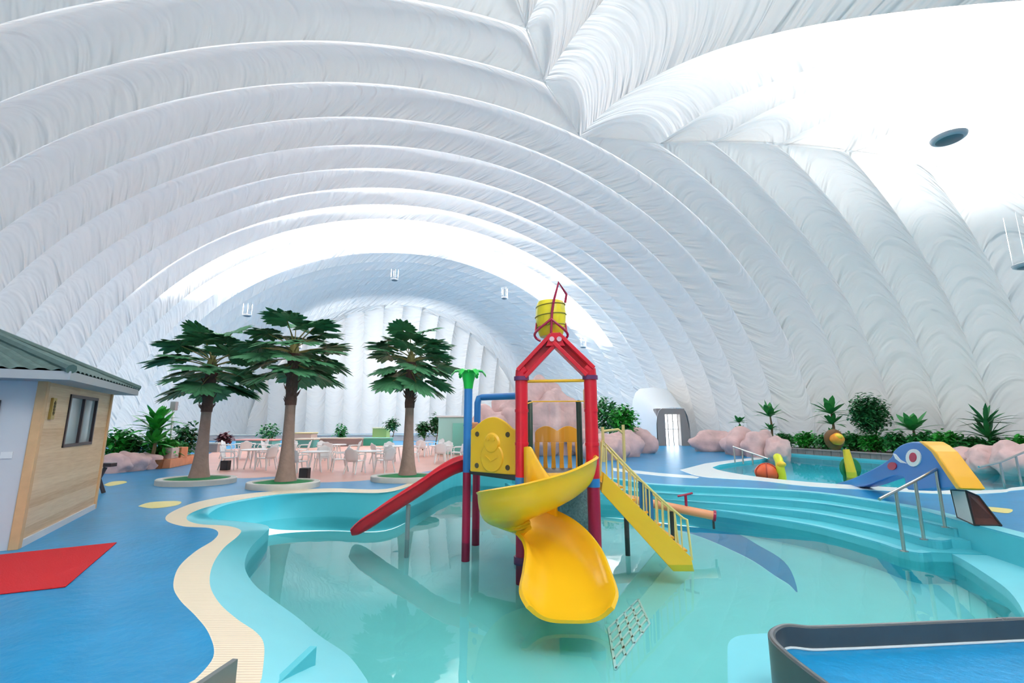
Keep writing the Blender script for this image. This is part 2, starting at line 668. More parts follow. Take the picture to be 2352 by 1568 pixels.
WR = px([(1562, 1079), (1600, 1092), (1660, 1099), (1743, 1104), (1860, 1117), (2035, 1127), (2188, 1135), (2303, 1131), (2352, 1124), (2620, 1106)], 0, 4) + [um(UFAR + .3, _va - 1.5, 0)] + [q + Vector((.25 * CP, .25 * SP, 0)) for q in _u[1:]] + px([(1743, 1050), (1690, 1055), (1620, 1064)], 0, 3)
PINK = px([(440, 1062), (470, 1090), (560, 1098), (640, 1094), (690, 1106), (760, 1107), (860, 1101), (960, 1086), (1040, 1072), (1100, 1066), (1110, 1035), (950, 1022), (700, 1024), (500, 1032)], 0, 3)
CREAM2 = px([(1405, 1074), (1513, 1086), (1590, 1092), (1600, 1098), (1513, 1092), (1410, 1081)], 0, 2)
CRES = px([(1370, 1163), (1420, 1172), (1480, 1178), (1560, 1184), (1640, 1206), (1700, 1228), (1742, 1252), (1790, 1280), (1817, 1311), (1832, 1360), (1812, 1342), (1780, 1322), (1730, 1288), (1678, 1262), (1628, 1240), (1575, 1222), (1500, 1205), (1420, 1190), (1370, 1178)], ZF, 3)


def inside(p, poly):
    c = False
    n = len(poly)
    j = n - 1
    for i in range(n):
        a, b = poly[i], poly[j]
        if (a.y > p.y) != (b.y > p.y) and p.x < (b.x - a.x) * (p.y - a.y) / (b.y - a.y) + a.x:
            c = not c
        j = i
    return c


CREAM = O + [FAR[0]] + list(reversed(I))
LEDGE = I + list(reversed(L))
HALL = [um(u, v, 0) for u, v in ((-23, -24), (28, -24), (28, 84), (-23, 84))]
verts2, edges2 = [], []


def feed(poly, closed=True):
    b = len(verts2)
    for q in poly:
        verts2.append(Vector((q.x, q.y)))
    m = len(poly)
    for i in range(m if closed else m - 1):
        edges2.append((b + i, b + (i + 1) % m))


feed(HALL)
feed(POOL)
feed(O + [FAR[0]], False)
feed(L, False)
for q in (S1, S2, S3):
    feed(q, False)
feed(BENCH)
feed(BLOCK)
feed(UP)
feed(WR)
feed(PINK)
feed(CREAM2)
feed(CRES)
cv, ce, cf, _, _, _ = geometry.delaunay_2d_cdt(verts2, edges2, [], 0, 1e-5)
REG = {}


def s_poly(S):
    return S + [Vector((12, 12, 0)), Vector((12, 25, 0)), Vector((0, 30, 0))]


PS1, PS2, PS3 = s_poly(S1), s_poly(S2), s_poly(S3)
for f in cf:
    c = Vector((sum(cv[i].x for i in f) / 3, sum(cv[i].y for i in f) / 3, 0))
    if not inside(c, HALL):
        continue
    if inside(c, POOL):
        if inside(c, LEDGE):
            key = 'ledge'
        elif inside(c, PS1):
            key = 't1'
        elif inside(c, PS2):
            key = 't2'
        elif inside(c, PS3):
            key = 't3'
        elif inside(c, BENCH):
            key = 'bench'
        elif inside(c, BLOCK):
            key = 'block'
        elif inside(c, CRES):
            key = 'cres'
        else:
            key = 'pf'
    elif inside(c, CREAM):
        key = 'cream'
    elif inside(c, UP):
        key = 'up'
    elif inside(c, WR) or inside(c, CREAM2):
        key = 'rim'
    elif inside(c, PINK):
        key = 'pink'
    else:
        key = 'deck'
    REG.setdefault(key, []).append(f)


def flat(keys, z):
    mb = MB()
    idx = {}
    for k in keys:
        for f in REG.get(k, []):
            t = []
            for i in f:
                if i not in idx:
                    idx[i] = len(mb.v)
                    mb.v.append(Vector((cv[i].x, cv[i].y, z)))
                t.append(idx[i])
            mb.f.append(tuple(t))
    return mb


def struct(o):
    o['kind'] = 'structure'
    return o


DECK = mat('deck_paint', (0.006, 0.27, 0.56), rough=0.30, spec=.3, bump=0.25, bscale=9, var=0.22, vscale=1.6)
AQUA = mat('pool_paint', (0.09, 0.56, 0.66), rough=0.45, var=0.06, vscale=2)
AQUAL = mat('pool_ledge_paint', (0.20, 0.68, 0.78), rough=0.4, var=0.05, vscale=2)
FLOORP = mat('pool_floor_paint', (0.33, 0.80, 0.80), rough=0.5, var=0.06, vscale=1.5)
CRESM = mat('pool_floor_blue_paint', (0.0, 0.25, 0.52), rough=0.5, var=0.1)
CREAMM = stripe_material('grating', (0.84, 0.68, 0.48), (0.95, 0.82, 0.62), 9.0, 'Y', 0.45, 0.25, bump=0.3)
RIMM = mat('rim_white', (0.80, 0.86, 0.86), rough=0.35)
PINKM = mat('deck_pink_paint', (0.80, 0.42, 0.34), rough=0.35, var=0.15, vscale=0.8)
WATER = water_material('pool_water', (0.80, 0.97, 0.97), ior=1.42)
WATERU = water_material('upper_pool_water', (0.75, 0.97, 0.98), ior=1.06)

deck = struct(flat(['deck'], 0).build('floor', DECK))
struct(flat(['pink'], 0).build('floor_terrace', PINKM))
struct(flat(['cream'], 0).build('trim_overflow_grating', CREAMM))
struct(flat(['rim'], 0.004).build('trim_pool_rim', RIMM))
mb = flat(['pf', 'block', 'bench'], ZF)
pfl = struct(mb.build('floor_pool', FLOORP))
struct(flat(['cres'], ZF + 0.002).build('floor_pool_stripe', CRESM))
struct(flat(['up'], -0.55).build('floor_upper_pool', mat('upper_pool_paint', (0.06, 0.62, 0.78), .5)))
wt = struct(flat(['pf', 'cres'], ZW).build('water_main_pool', WATER))
wu = struct(flat(['up'], -0.10).build('water_upper_pool', WATERU))
for o_ in (wt, wu):
    for p_ in o_.data.polygons:
        if p_.normal.z < 0:
            p_.flip()
    o_.data.update()


def at_z(l, z):
    return [Vector((q.x, q.y, z)) for q in l]


# sloping ledge and the walls under it
struct(MB().ribbon(I, L).build('trim_pool_ledge', AQUAL, smooth=True))
struct(MB().ribbon(L, at_z(L, ZF)).build('wall_pool_left', AQUA, smooth=True))
FR = [I[-1]] + FAR + RIGHT + KERB + NEARL + [I[0]]
struct(MB().ribbon(at_z(FR, 0), at_z(FR, ZF)).build('wall_pool_right', AQUA))
steps = MB()
for S, z0, z1 in ((S1, -.145, -.29), (S2, -.29, -.435), (S3, -.435, ZF)):
    s_ = [q for q in S if inside(q, POOL)]
    steps.ribbon(at_z(S, z0), at_z(S, z1))
trd = flat(['t1'], -.145)
steps.add(trd.v, trd.f)
trd = flat(['t2'], -.29)
steps.add(trd.v, trd.f)
trd = flat(['t3'], -.435)
steps.add(trd.v, trd.f)
stp = struct(steps.build('pool_steps', AQUA))
nos = MB()
for S, z in ((S1, -.143), (S2, -.288), (S3, -.433)):
    T = S[1:-2]
    T2 = []
    for i, q in enumerate(T):
        t = (T[min(i + 1, len(T) - 1)] - T[max(i - 1, 0)])
        nrm = Vector((-t.y, t.x, 0)).normalized()
        T2.append(q + nrm * 0.16)
    nos.ribbon(at_z(T, z), at_z(T2, z))
    nos.ribbon(at_z(T, z), at_z(T, z - .03))
n_ = nos.build('step_nosing', AQUAL, stp)
n_['kind'] = 'structure'
S0 = FAR[14:]
rm = []
for i, q in enumerate(S0):
    t = (S0[min(i + 1, len(S0) - 1)] - S0[max(i - 1, 0)])
    nrm = Vector((-t.y, t.x, 0)).normalized()
    rm.append(q + nrm * 0.28)
struct(MB().ribbon(at_z(S0, .005), at_z(rm, .005)).ribbon(at_z(S0, .005), at_z(S0, -.03)).build('trim_step_rim', AQUAL))
bn = flat(['bench'], -.45)
bw = BENCH[:-5]
bn.ribbon(at_z(bw, -.45), at_z(bw, ZF))
struct(bn.build('pool_bench', AQUAL))
bk = flat(['block'], -.30)
bw = BLOCK[:-2]
bk.ribbon(at_z(bw, -.30), at_z(bw, ZF))
struct(bk.build('pool_block', AQUAL))
struct(MB().ribbon(at_z(UP + UP[:1], 0), at_z(UP + UP[:1], -.55)).build('wall_upper_pool', AQUA))

# dark kerb round the photographer's platform
KM = mat('kerb_grey', (0.10, 0.115, 0.125), rough=0.35, metal=0.3, var=0.2)
kin = KERB + NEARL[:1]
ko = []
for i, q in enumerate(kin):
    t = kin[min(i + 1, len(kin) - 1)] - kin[max(i - 1, 0)]
    nrm = Vector((t.y, -t.x, 0)).normalized()
    ko.append(q + nrm * 0.05)
kb = MB()
HK = 0.155
kb.ribbon(at_z(kin, -.3), at_z(kin, HK)).ribbon(at_z(kin, HK), at_z(ko, HK)).ribbon(at_z(ko, HK), at_z(ko, -.3))
struct(kb.build('trim_platform_kerb', KM, smooth=True))
struct(MB().tube([q + Vector((0, 0, HK)) for q in cat_rom([(a + b) / 2 for a, b in zip(kin, ko)], 2)], .014, 8).build('trim_kerb_top', mat('kerb_top', (0.16, 0.17, 0.18), .35), smooth=True))
struct(MB().tube(at_z(kin, 0.008), 0.012, 6).build('trim_kerb_foot', RIMM, smooth=True))
# kerb plate and cyan fin at the near left, grid of white bars on the pool floor
q0 = G(541, 1576, 0)
q1 = G(470, 1568, .155)
dq = (Vector((q1.x, q1.y, 0)) - q0).normalized()
nq = Vector((-dq.y, dq.x, 0))
struct(MB().prism([q0, q0 + dq * 1.6, q0 + dq * 1.6 + Vector((0, 0, .165)), q0 + Vector((0, 0, .165))], nq * -.04).build('trim_kerb_plate', mat('kerb_plate', (0.17, 0.19, 0.19), .4, metal=.2, var=.2), None, bevel=.004))
q0 = P(728, 1483, 4.02)
q1 = G(640, 1568, q0.z)
dq = (q1 - q0).normalized()
nq = Vector((-dq.y, dq.x, 0))
dn = Vector((0, 0, -.5))
struct(MB().prism([q0, q0 + dq * 2.0, q0 + dq * 2.0 + dn, q0 + dn], nq * -.06).build('trim_pool_fin', AQUA, None, bevel=.004))
cg = [G(a, b, ZF + .012) for a, b in ((1398, 1442), (1466, 1376), (1492, 1432), (1414, 1536))]
gm = MB()
for i in range(5):
    t = i / 4
    gm.beam(cg[0].lerp(cg[1], t), cg[3].lerp(cg[2], t), .03, .014)
for i in range(6):
    t = i / 5
    gm.beam(cg[0].lerp(cg[3], t), cg[1].lerp(cg[2], t), .022, .014)
struct(gm.build('trim_bar_grid', mat('grid_white', (0.86, 0.90, 0.90), .4)))
#@@BEGIN3
# ------------------------------------------------------------------ floor marks
YEL = mat('floor_yellow', (0.85, 0.72, 0.22), rough=0.4)

def spot(pxs):
    ring = [G(a, b, 0.004) for a, b in pxs]
    c = sum(ring, Vector()) / len(ring)
    ring = cat_rom(ring + ring[:1], 4)[:-1]
    mb = MB()
    mb.add(ring, [tuple(range(len(ring)))])
    o = mb.build('floor_spot', YEL, deck)
    o['kind'] = 'structure'
    o['label'] = 'yellow painted spot'


spot([(317, 1162), (345, 1153), (400, 1150), (417, 1153), (402, 1161), (350, 1167)])
spot([(238, 1113), (256, 1106), (282, 1104), (292, 1107), (275, 1112), (250, 1116)])
spot([(2266, 1163), (2300, 1166), (2326, 1170), (2316, 1178), (2285, 1175), (2262, 1170)])

# red mat by the hut
mb = MB()
ring = [G(-60, 1282), G(40, 1271), G(268, 1247), G(150, 1349), G(0, 1366), G(-90, 1377)]
mb.prism(at_z(ring, 0.002), (0, 0, 0.012))
o = mb.build('floor_mat', mat('mat_red', (0.62, 0.012, 0.02), rough=0.8, bump=0.4, bscale=60), bevel=0.004)
tag(o, 'flat red floor mat lying on the blue deck before the wooden hut', 'mat')

# ------------------------------------------------------------------ wooden hut
HA = G(35, 1262)
HB = G(216, 1168)
hd = (HB - HA).normalized()               # along the timber wall
hp = Vector((-hd.y, hd.x, 0))             # into the hut
if hp.x > 0:
    hp = -hp
HLEN = (HB - HA).length
HDEP = 3.6
HZ = 2.36
hut = thing('wooden_hut', 'small timber-clad hut with green tiled roof at the edge of the blue deck', 'hut', HA)
SID = wood_siding_material()
HUTW = mat('hut_plaster', (0.62, 0.63, 0.66), rough=0.6)
DKF = mat('frame_dark', (0.045, 0.03, 0.035), rough=0.4)
HTRIM = mat('hut_post', (0.66, 0.40, 0.20), rough=0.5, var=0.15, vscale=8)


def hw(s, t, z):              # hut coordinates: along timber wall, inwards, up
    return HA + hd * s + hp * t + Vector((0, 0, z))


def hbox(mb, s0, s1, t0, t1, z0, z1):
    vs = [hw(s, t, z) for s in (s0, s1) for t in (t0, t1) for z in (z0, z1)]
    return mb.add(vs, [(0, 1, 3, 2), (4, 6, 7, 5), (0, 4, 5, 1), (2, 3, 7, 6), (0, 2, 6, 4), (1, 5, 7, 3)])


# timber wall with a window opening (s 1.28-2.55, z 1.2-2.02)
def hut_px(px_, py_):          # photo point on the timber wall -> s, z
    x, u = ray(px_, py_)
    # solve HA + hd*s + z = t*(x,1)
    den = hd.x - x * hd.y
    s = (x * HA.y - HA.x) / den
    t = HA.y + hd.y * s
    return s, EYE + u * t


(s0, z1) = hut_px(162, 905)
(s1, z0) = hut_px(206, 1020)
s1b, _ = hut_px(225, 912)
s1 = max(s1, s1b)
z1 = min(z1, hut_px(225, 914)[1] + .02)
mb = MB()
hbox(mb, 0, s0, 0, .08, 0.0, HZ)
hbox(mb, s1, HLEN, 0, .08, 0.0, HZ)
hbox(mb, s0, s1, 0, .08, 0.0, z0)
hbox(mb, s0, s1, 0, .08, z1, HZ)
mb.build('timber_wall', SID, hut)
wf = MB()
for a in ((s0, s0 + .05, z0, z1), (s1 - .05, s1, z0, z1), (s0, s1, z0, z0 + .05), (s0, s1, z1 - .05, z1), ((s0 + s1) / 2 - .03, (s0 + s1) / 2 + .03, z0, z1)):
    hbox(wf, a[0], a[1], -.02, .06, a[2], a[3])
w_ = wf.build('window', DKF, hut)
w_['label'] = 'dark framed sliding window'
hbox(MB(), s0 + .04, s1 - .04, .02, .03, z0 + .04, z1 - .04).build('pane', mat('hut_glass', (0.33, 0.40, 0.42), rough=0.08, spec=0.8), w_)
hbox(MB(), s0 + .06, (s0 + s1) / 2 - .04, .04, .05, z0 + .05, z1 - .05).build('blind', mat('blind_grey', (0.42, 0.44, 0.47), rough=0.7), w_)
# plaster wall facing the deck, with the doorway
mb = MB()
hbox(mb, 0.0, .08, .08, .42, 0, HZ)
hbox(mb, 0.0, .08, 1.42, HDEP, 0, HZ)
hbox(mb, 0.0, .08, .42, 1.42, 2.02, HZ)
mb.build('plaster_wall', HUTW, hut)
dr = MB()
hbox(dr, -.03, .07, .42, .52, 0, 2.02)
hbox(dr, -.03, .07, 1.32, 1.42, 0, 2.02)
hbox(dr, -.03, .07, .52, 1.32, 1.92, 2.02)
d_ = dr.build('door', DKF, hut)
d_['label'] = 'dark framed glass door'
hbox(MB(), .0, .03, .52, 1.32, 0.06, 1.92).build('pane', mat('door_glass', (0.22, 0.30, 0.30), rough=0.1, spec=0.8), d_)
hbox(MB(), -.06, -.03, .56, .585, .85, 1.25).build('handle', mat('steel', (0.6, 0.6, 0.6), rough=0.25, metal=1.0), d_)
hbox(MB(), -.012, 0, .20, .32, 1.22, 1.31).build('light_switch', mat('white_plastic_switch', (0.8, 0.8, 0.8), .4), hut)
# remaining walls
mb = MB()
hbox(mb, HLEN - .08, HLEN, .08, HDEP, 0, HZ)
hbox(mb, .08, HLEN - .08, HDEP - .08, HDEP, 0, HZ)
mb.build('back_wall', SID, hut)
mb = MB()
hbox(mb, -.03, .09, -.035, .07, 0, HZ)
mb.build('corner_post', HTRIM, hut, bevel=.008)
mb = MB()
hbox(mb, HLEN - .07, HLEN + .03, -.03, .06, 0, HZ)
mb.build('corner_post', HTRIM, hut, bevel=.008)
mb = MB()
hbox(mb, 0, HLEN, -.03, .0, 0, .1)
mb.build('base_board', HUTW, hut)
# gold wall plaque
sa, za = hut_px(104, 966)
sb, zb = hut_px(124, 914)
sa, sb = min(sa, sb), max(sa, sb)
pq = hbox(MB(), .30, .44, -.035, 0, za + .02, zb).build('plaque', mat('plaque_gold', (0.52, 0.36, 0.10), rough=0.4, metal=0.3), hut, bevel=.006)
pm = MB()
for i in range(4):
    zz = za + .1 + i * (zb - za - .15) / 4
    hbox(pm, .34, .40, -.04, -.034, zz, zz + .035)
    hbox(pm, .36, .375, -.04, -.034, zz - .02, zz + .055)
pm.build('engraving', mat('plaque_dark', (0.12, 0.08, 0.03), .6), pq)
# hipped tiled roof
EV = 0.52
eave = [(-EV, -EV + .12), (HLEN + .22, -EV + .12), (HLEN + .22, HDEP + EV), (-EV, HDEP + EV)]
ridge = [(1.35, HDEP / 2), (HLEN - 1.35, HDEP / 2)]
ZE, ZR = HZ + .04, HZ + 1.05
ROOFM = mat('roof_tile', (0.085, 0.15, 0.14), rough=0.5, var=0.35, vscale=9)


def tilegrid(e0, e1, r0, r1, name, nu, nv=14):
    rows = []
    for j in range(nv + 1):
        t = j / nv
        row = []
        for i in range(nu + 1):
            k = i / nu
            a = (e0[0] + (e1[0] - e0[0]) * k, e0[1] + (e1[1] - e0[1]) * k)
            b = (r0[0] + (r1[0] - r0[0]) * k, r0[1] + (r1[1] - r0[1]) * k)
            z = ZE + (ZR - ZE) * t
            wv = .035 * abs(math.sin(math.pi * i / 3.0)) + .02 * (1 - (t * 7 % 1))
            row.append(hw(a[0] + (b[0] - a[0]) * t, a[1] + (b[1] - a[1]) * t, z + wv))
        rows.append(row)
    mb = MB().grid(rows)
    return mb


rf = MB()
for e0, e1, r0, r1, nu in ((eave[0], eave[1], ridge[0], ridge[1], 66), (eave[1], eave[2], ridge[1], ridge[1], 66), (eave[2], eave[3], ridge[1], ridge[0], 66), (eave[3], eave[0], ridge[0], ridge[0], 66)):
    q = tilegrid(e0, e1, r0, r1, '', nu)
    rf.add(q.v, q.f)
roof = rf.build('roof', ROOFM, hut)
mb = MB()
vs = [hw(a, b, z) for z in (ZE - .10, ZE + .02) for a, b in eave]
mb.add(vs, [(0, 1, 2, 3), (4, 7, 6, 5), (0, 4, 5, 1), (1, 5, 6, 2), (2, 6, 7, 3), (3, 7, 4, 0)])
mb.build('eave_board', mat('eave_grey', (0.38, 0.40, 0.42), rough=0.6), roof)
mb = MB()
for q0, q1 in ((eave[0], ridge[0]), (eave[1], ridge[1]), (ridge[0], ridge[1]), (eave[2], ridge[1]), (eave[3], ridge[0])):
    za_ = ZE if q0 in eave else ZR
    mb.tube([hw(q0[0], q0[1], za_ + .05), hw(q1[0], q1[1], ZR + .05)], .07, 8)
mb.build('ridge_cap', ROOFM, roof, smooth=True)
# dark folded stand at the hut's far corner
st = thing('folding_stand', 'dark slim folding stand leaning at the far corner of the hut', 'stand', G(238, 1132))
b_ = G(238, 1132)
MB().tube([b_, b_ + Vector((-.12, -.05, .35)), b_ + Vector((-.05, 0, .62))], .045, 8).build('post', DKF, st, smooth=True)
MB().box(b_ + Vector((-.02, 0, .68)), (.34, .2, .09)).build('top_plate', DKF, st, bevel=.01)

# ------------------------------------------------------------------ palms
BARK = mat('palm_bark', (0.16, 0.08, 0.065), rough=0.85, bump=0.8, bscale=25, var=0.3, vscale=10)
BARKL = mat('palm_bark_smooth', (0.36, 0.235, 0.19), rough=0.8, bump=0.5, bscale=18, var=0.25, vscale=7)
FRONDM = mat('palm_frond', (0.085, 0.29, 0.13), rough=0.45, var=0.35, vscale=4)
STALKM = mat('palm_stalk', (0.30, 0.26, 0.08), rough=0.5)
TURF = mat('turf', (0.02, 0.28, 0.09), rough=0.9, bump=0.8, bscale=90)
STONEW = mat('kerb_stone', (0.62, 0.60, 0.54), rough=0.5, var=0.1, vscale=5)


def frond_mesh(seed, el, pet=0.85, fan=0.72):
    """fan palm leaf: stalk rising at el degrees, pleated round fan lying nearly level at its end"""
    rnd = random.Random(seed)
    mb = MB()
    nseg = 24
    e = R(el)
    tip = Vector((pet * math.cos(e), 0, pet * math.sin(e)))
    tilt = R(el * .45 - 8) + rnd.uniform(-.15, .15)
    fx = Vector((math.cos(tilt), 0, math.sin(tilt)))
    roll = rnd.uniform(-.25, .25)
    fy = Vector((0, math.cos(roll), math.sin(roll)))
    fz = fx.cross(fy)
    for i in range(nseg):
        a = R(-145 + 290 * (i + .5) / nseg)
        ln = fan * (0.62 + 0.38 * math.cos(a * 0.55)) * rnd.uniform(.88, 1.08)
        d = fx * math.cos(a) + fy * math.sin(a)
        s = fy * math.cos(a) - fx * math.sin(a)
        w = fan * 0.15
        droop = rnd.uniform(.06, .22)
        rows = []
        for k, (t, ww) in enumerate(((0.0, .05), (.35, .72), (.65, 1.0), (.85, .7), (1.0, .05))):
            c = tip + d * (ln * t) + fz * (0.05 * t) - Vector((0, 0, droop * ln * t * t))
            rows.append([c - s * (w * ww * .9), c + fz * (.03 * ww), c + s * (w * ww * .9)])
        mb.grid(rows)
    st = MB()
    st.tube([(0, 0, 0), tip * .5 + Vector((0, 0, .03)), tip], [.024, .017, .013], 5)
    return mb, st


TIERS = ((3, 56, .95, .1), (6, 33, 1.0, .6), (7, 12, 1.0, .1), (7, -9, .98, .45), (6, -28, .92, .9))
FR_SRC = {}
for ti, (cnt, el, sc, a0) in enumerate(TIERS):
    for s in range(3):
        lf, stk = frond_mesh(10 * ti + s, el + 4 * (s - 1), .86 * sc + .06 * s, .80 if ti else .70)
        me = bpy.data.meshes.new('frond')
        nv = len(lf.v)
        me.from_pydata([tuple(v) for v in lf.v + stk.v], [], lf.f + [tuple(i + nv for i in f) for f in stk.f])
        me.materials.append(FRONDM)
        me.materials.append(STALKM)
        for i, p in enumerate(me.polygons):
            p.material_index = 0 if i < len(lf.f) else 1
        me.update()
        FR_SRC[ti, s] = me


def palm(base, top, label, seed, spread=1.0, r0=0.30):
    rnd = random.Random(seed)
    root = thing('fan_palm', label, 'palm tree', base, 'fan palms by the pool')
    H = top - base
    zt = H.length
    n = 22
    low, up = [], []
    for i in range(n + 1):
        t = i / n
        c = base + H * t
        r = .125 + (r0 - .125) * math.exp(-t * 5.5) + .03 * max(0, t - .55)
        (low if t <= .60 else up).append((c, r))
    up = [low[-1]] + up
    mb = MB()
    mb.tube([c for c, r in low], [r for c, r in low], 16)
    mb.build('trunk', BARKL, root, smooth=True)
    mb = MB()
    mb.tube([c for c, r in up], [r * 1.12 + .012 * math.sin(i * 2.4) for i, (c, r) in enumerate(up)], 16)
    for i in range(34):
        t = rnd.uniform(.02, 1)
        a = rnd.uniform(0, 6.28)
        c = up[0][0] + (up[-1][0] - up[0][0]) * t
        d = Vector((math.cos(a), math.sin(a), 0))
        mb.tube([c + d * .12, c + d * .19 + Vector((0, 0, .08)), c + d * (.21 + .03 * rnd.random()) + Vector((0, 0, .16))], [.022, .016, .006], 5)
    f_ = mb.build('fibrous_trunk', BARK, root, smooth=True)
    f_['label'] = 'dark fibrous upper trunk'
    for ti, (cnt, el, sc, a0) in enumerate(TIERS):
        for k in range(cnt):
            a = a0 + 2 * math.pi * (k + rnd.uniform(-.25, .25)) / cnt
            o = bpy.data.objects.new('frond', FR_SRC[ti, rnd.randrange(3)])
            o.parent = root
            o.location = (top - base) + Vector((0, 0, .30 - .14 * ti))
            o.rotation_euler = (rnd.uniform(-.12, .12), rnd.uniform(-.12, .12), a)
            q = spread * rnd.uniform(.92, 1.1)
            o.scale = (q, q, q)
            COL.objects.link(o)
    mb = MB()
    mb.tube([top - H.normalized() * .15, top + Vector((0, 0, .18)), top + Vector((0, 0, .42))], [.17, .12, .02], 12)
    mb.build('crown_heart', STALKM, root, smooth=True)
    return root


def planter(c, rx, ry, label):
    root = thing('round_planter', label, 'planter', (c.x, c.y, 0), 'round planters under the palms')
    n = 36
    for_ring = lambda k, z: [Vector((c.x + rx * k * math.cos(2 * math.pi * i / n), c.y + ry * k * math.sin(2 * math.pi * i / n), z)) for i in range(n)]
    rows = [for_ring(1.0, 0), for_ring(1.0, .13), for_ring(.98, .15), for_ring(.84, .15), for_ring(.82, .12)]
    MB().grid(rows, True).build('kerb', STONEW, root, smooth=True)
    rows = [for_ring(.83, .12), for_ring(.5, .16), for_ring(.02, .18)]
    t = MB().grid(rows, True).build('turf', TURF, root, smooth=True)
    t['label'] = 'green artificial turf'
    return root


for (bx, by, tx, ty, sp, pc, pr, lb, lp) in (
    (457, 1096, 486, 843, .93, (455, 1106), (1.05, .85), 'tall fan palm leaning slightly, leftmost of the three, nearest the hut', 'round stone planter with turf at the foot of the palm nearest the hut'),
    (656, 1104, 675, 812, .91, (650, 1113), (.95, .75), 'tallest fan palm, the middle of the three', 'round stone planter with turf at the foot of the middle palm'),
    (936, 1090, 944, 832, .87, (932, 1098), (1.05, .8), 'fan palm nearest the play tower, rightmost of the three', 'round stone planter with turf at the foot of the palm nearest the play tower')):
    b = G(bx, by, .16)
    b.z = .1
    q = P(tx, ty, b.y)
    palm(b, q, lb, bx, sp)
    c = G(pc[0], pc[1], 0)
    c = Vector((b.x - .05, b.y, 0))
    planter(c, pr[0], pr[1], lp)

# ------------------------------------------------------------------ plastic chairs and tables
WPL = mat('white_plastic', (0.92, 0.92, 0.92), rough=0.35)


def chair_proto():
    root = thing('plastic_armchair', '', 'chair', (0, 0, 0), 'white plastic armchairs on the terrace')
    MB().prism([(-.22, -.22, .42), (.22, -.22, .42), (.20, .22, .40), (-.20, .22, .40)], (0, 0, .03)).build('seat', WPL, root, bevel=.01)
    rows = []
    for j in range(7):
        t = j / 6
        w = .23 + .02 * math.sin(t * 3.1) - .10 * max(0, t - .8) * 5
        rows.append([Vector((w * k, .20 + .12 * t + .05 * (1 - k * k), .42 + .46 * t - (.06 * k * k if j == 6 else 0))) for k in (-1, -.6, -.2, .2, .6, 1)])
    b2 = MB().grid(rows)
    o = b2.build('backrest', WPL, root, smooth=True)
    md = o.modifiers.new('thick', 'SOLIDIFY')
    md.thickness = .02
    for s in (-1, 1):
        MB().tube([(s * .26, .28, .66), (s * .29, .05, .66), (s * .28, -.16, .65), (s * .25, -.22, .55), (s * .24, -.20, .42)], .022, 6).build('armrest', WPL, root, smooth=True)
        MB().tube([(s * .21, -.20, .42), (s * .25, -.24, 0)], [.03, .022], 6).build('leg', WPL, root, smooth=True)
        MB().tube([(s * .19, .20, .42), (s * .23, .30, 0)], [.03, .022], 6).build('leg', WPL, root, smooth=True)
    return root


def table_proto():
    root = thing('plastic_table', '', 'table', (0, 0, 0), 'white plastic tables on the terrace')
    MB().lathe([(.02, .68), (.45, .68), (.47, .70), (.47, .715), (.45, .725), (.02, .725)], n=28).build('table_top', WPL, root, smooth=True)
    for i in range(4):
        a = math.pi / 4 + i * math.pi / 2
        MB().tube([(.16 * math.cos(a), .16 * math.sin(a), .68), (.3 * math.cos(a), .3 * math.sin(a), 0)], [.03, .024], 6).build('leg', WPL, root, smooth=True)
    return root


cp, tp = chair_proto(), table_proto()
# tables: photo position of the foot, with the angles of the chairs round them
TABS = [(580, 1076, (200, 330, 80), 'round white plastic table between the left and middle palms'),
        (722, 1084, (250, 175, 20, 95), 'round white plastic table just right of the middle palm'),
        (845, 1082, (255, 330, 185, 60), 'round white plastic table near the red slide, left of the palm nearest the tower'),
        (905, 1062, (20, 120, 230), 'round white plastic table behind the palm nearest the tower'),
        (1010, 1060, (200, 280, 350, 80), 'round white plastic table beside the blue spray post'),
        (770, 1056, (30, 150, 270), 'round white plastic table at the back centre of the terrace'),
        (655, 1053, (10, 190, 100), 'round white plastic table right behind the middle palm'),
        (560, 1052, (60, 180, 300), 'round white plastic table at the back left of the terrace'),
        (975, 1046, (40, 160, 270), 'round white plastic table at the back beside the turquoise cabin')]
spots_used = []
first_t = first_c = True
ORD = {200: 'left-hand', 330: 'right-hand', 80: 'far'}


def where(a):
    a = a % 360
    if 225 <= a < 315:
        return 'nearest side'
    if 45 <= a < 135:
        return 'far side'
    if 135 <= a < 225:
        return 'left side'
    return 'right side'


for tx, ty, angs, lb in TABS:
    c = G(tx, ty)
    if first_t:
        tp.location = c
        tp['label'] = lb
        first_t = False
    else:
        copy_tree(tp, c, random.uniform(0, 1), lb)
    place = lb.replace('round white plastic table ', '')
    for a in angs:
        r = .80
        q = c + Vector((r * math.cos(R(a)), r * math.sin(R(a)), 0))
        if any((q - s).length < .62 for s in spots_used):
            continue
        spots_used.append(q)
        lab = 'white plastic armchair on the %s of the table %s' % (where(a), place)
        w_ = lab.split()
        if len(w_) > 16:
            lab = ' '.join(w_[:16])
        rz = R(a) - math.pi / 2 + random.uniform(-.25, .25)
        if first_c:
            cp.location = q
            cp.rotation_euler = (0, 0, rz)
            cp['label'] = lab
            first_c = False
        else:
            copy_tree(cp, q, rz, lab)
BLK = mat('speaker_black', (0.02, 0.02, 0.025), rough=0.5)
for (bx, by, lb) in ((517, 1079, 'small black box speaker on the ground beside the palm nearest the hut'), (699, 1100, 'small black box speaker on the ground right of the middle palm')):
    c = G(bx, by)
    rt = thing('box_speaker', lb, 'speaker', c, 'black box speakers by the palms')
    MB().box(c + Vector((0, 0, .17)), (.27, .24, .34)).build('cabinet', BLK, rt, bevel=.015)
    MB().box(c + Vector((0, -.125, .17)), (.22, .01, .28)).build('grille', mat('speaker_grille', (0.05, 0.05, 0.055), .8), rt)
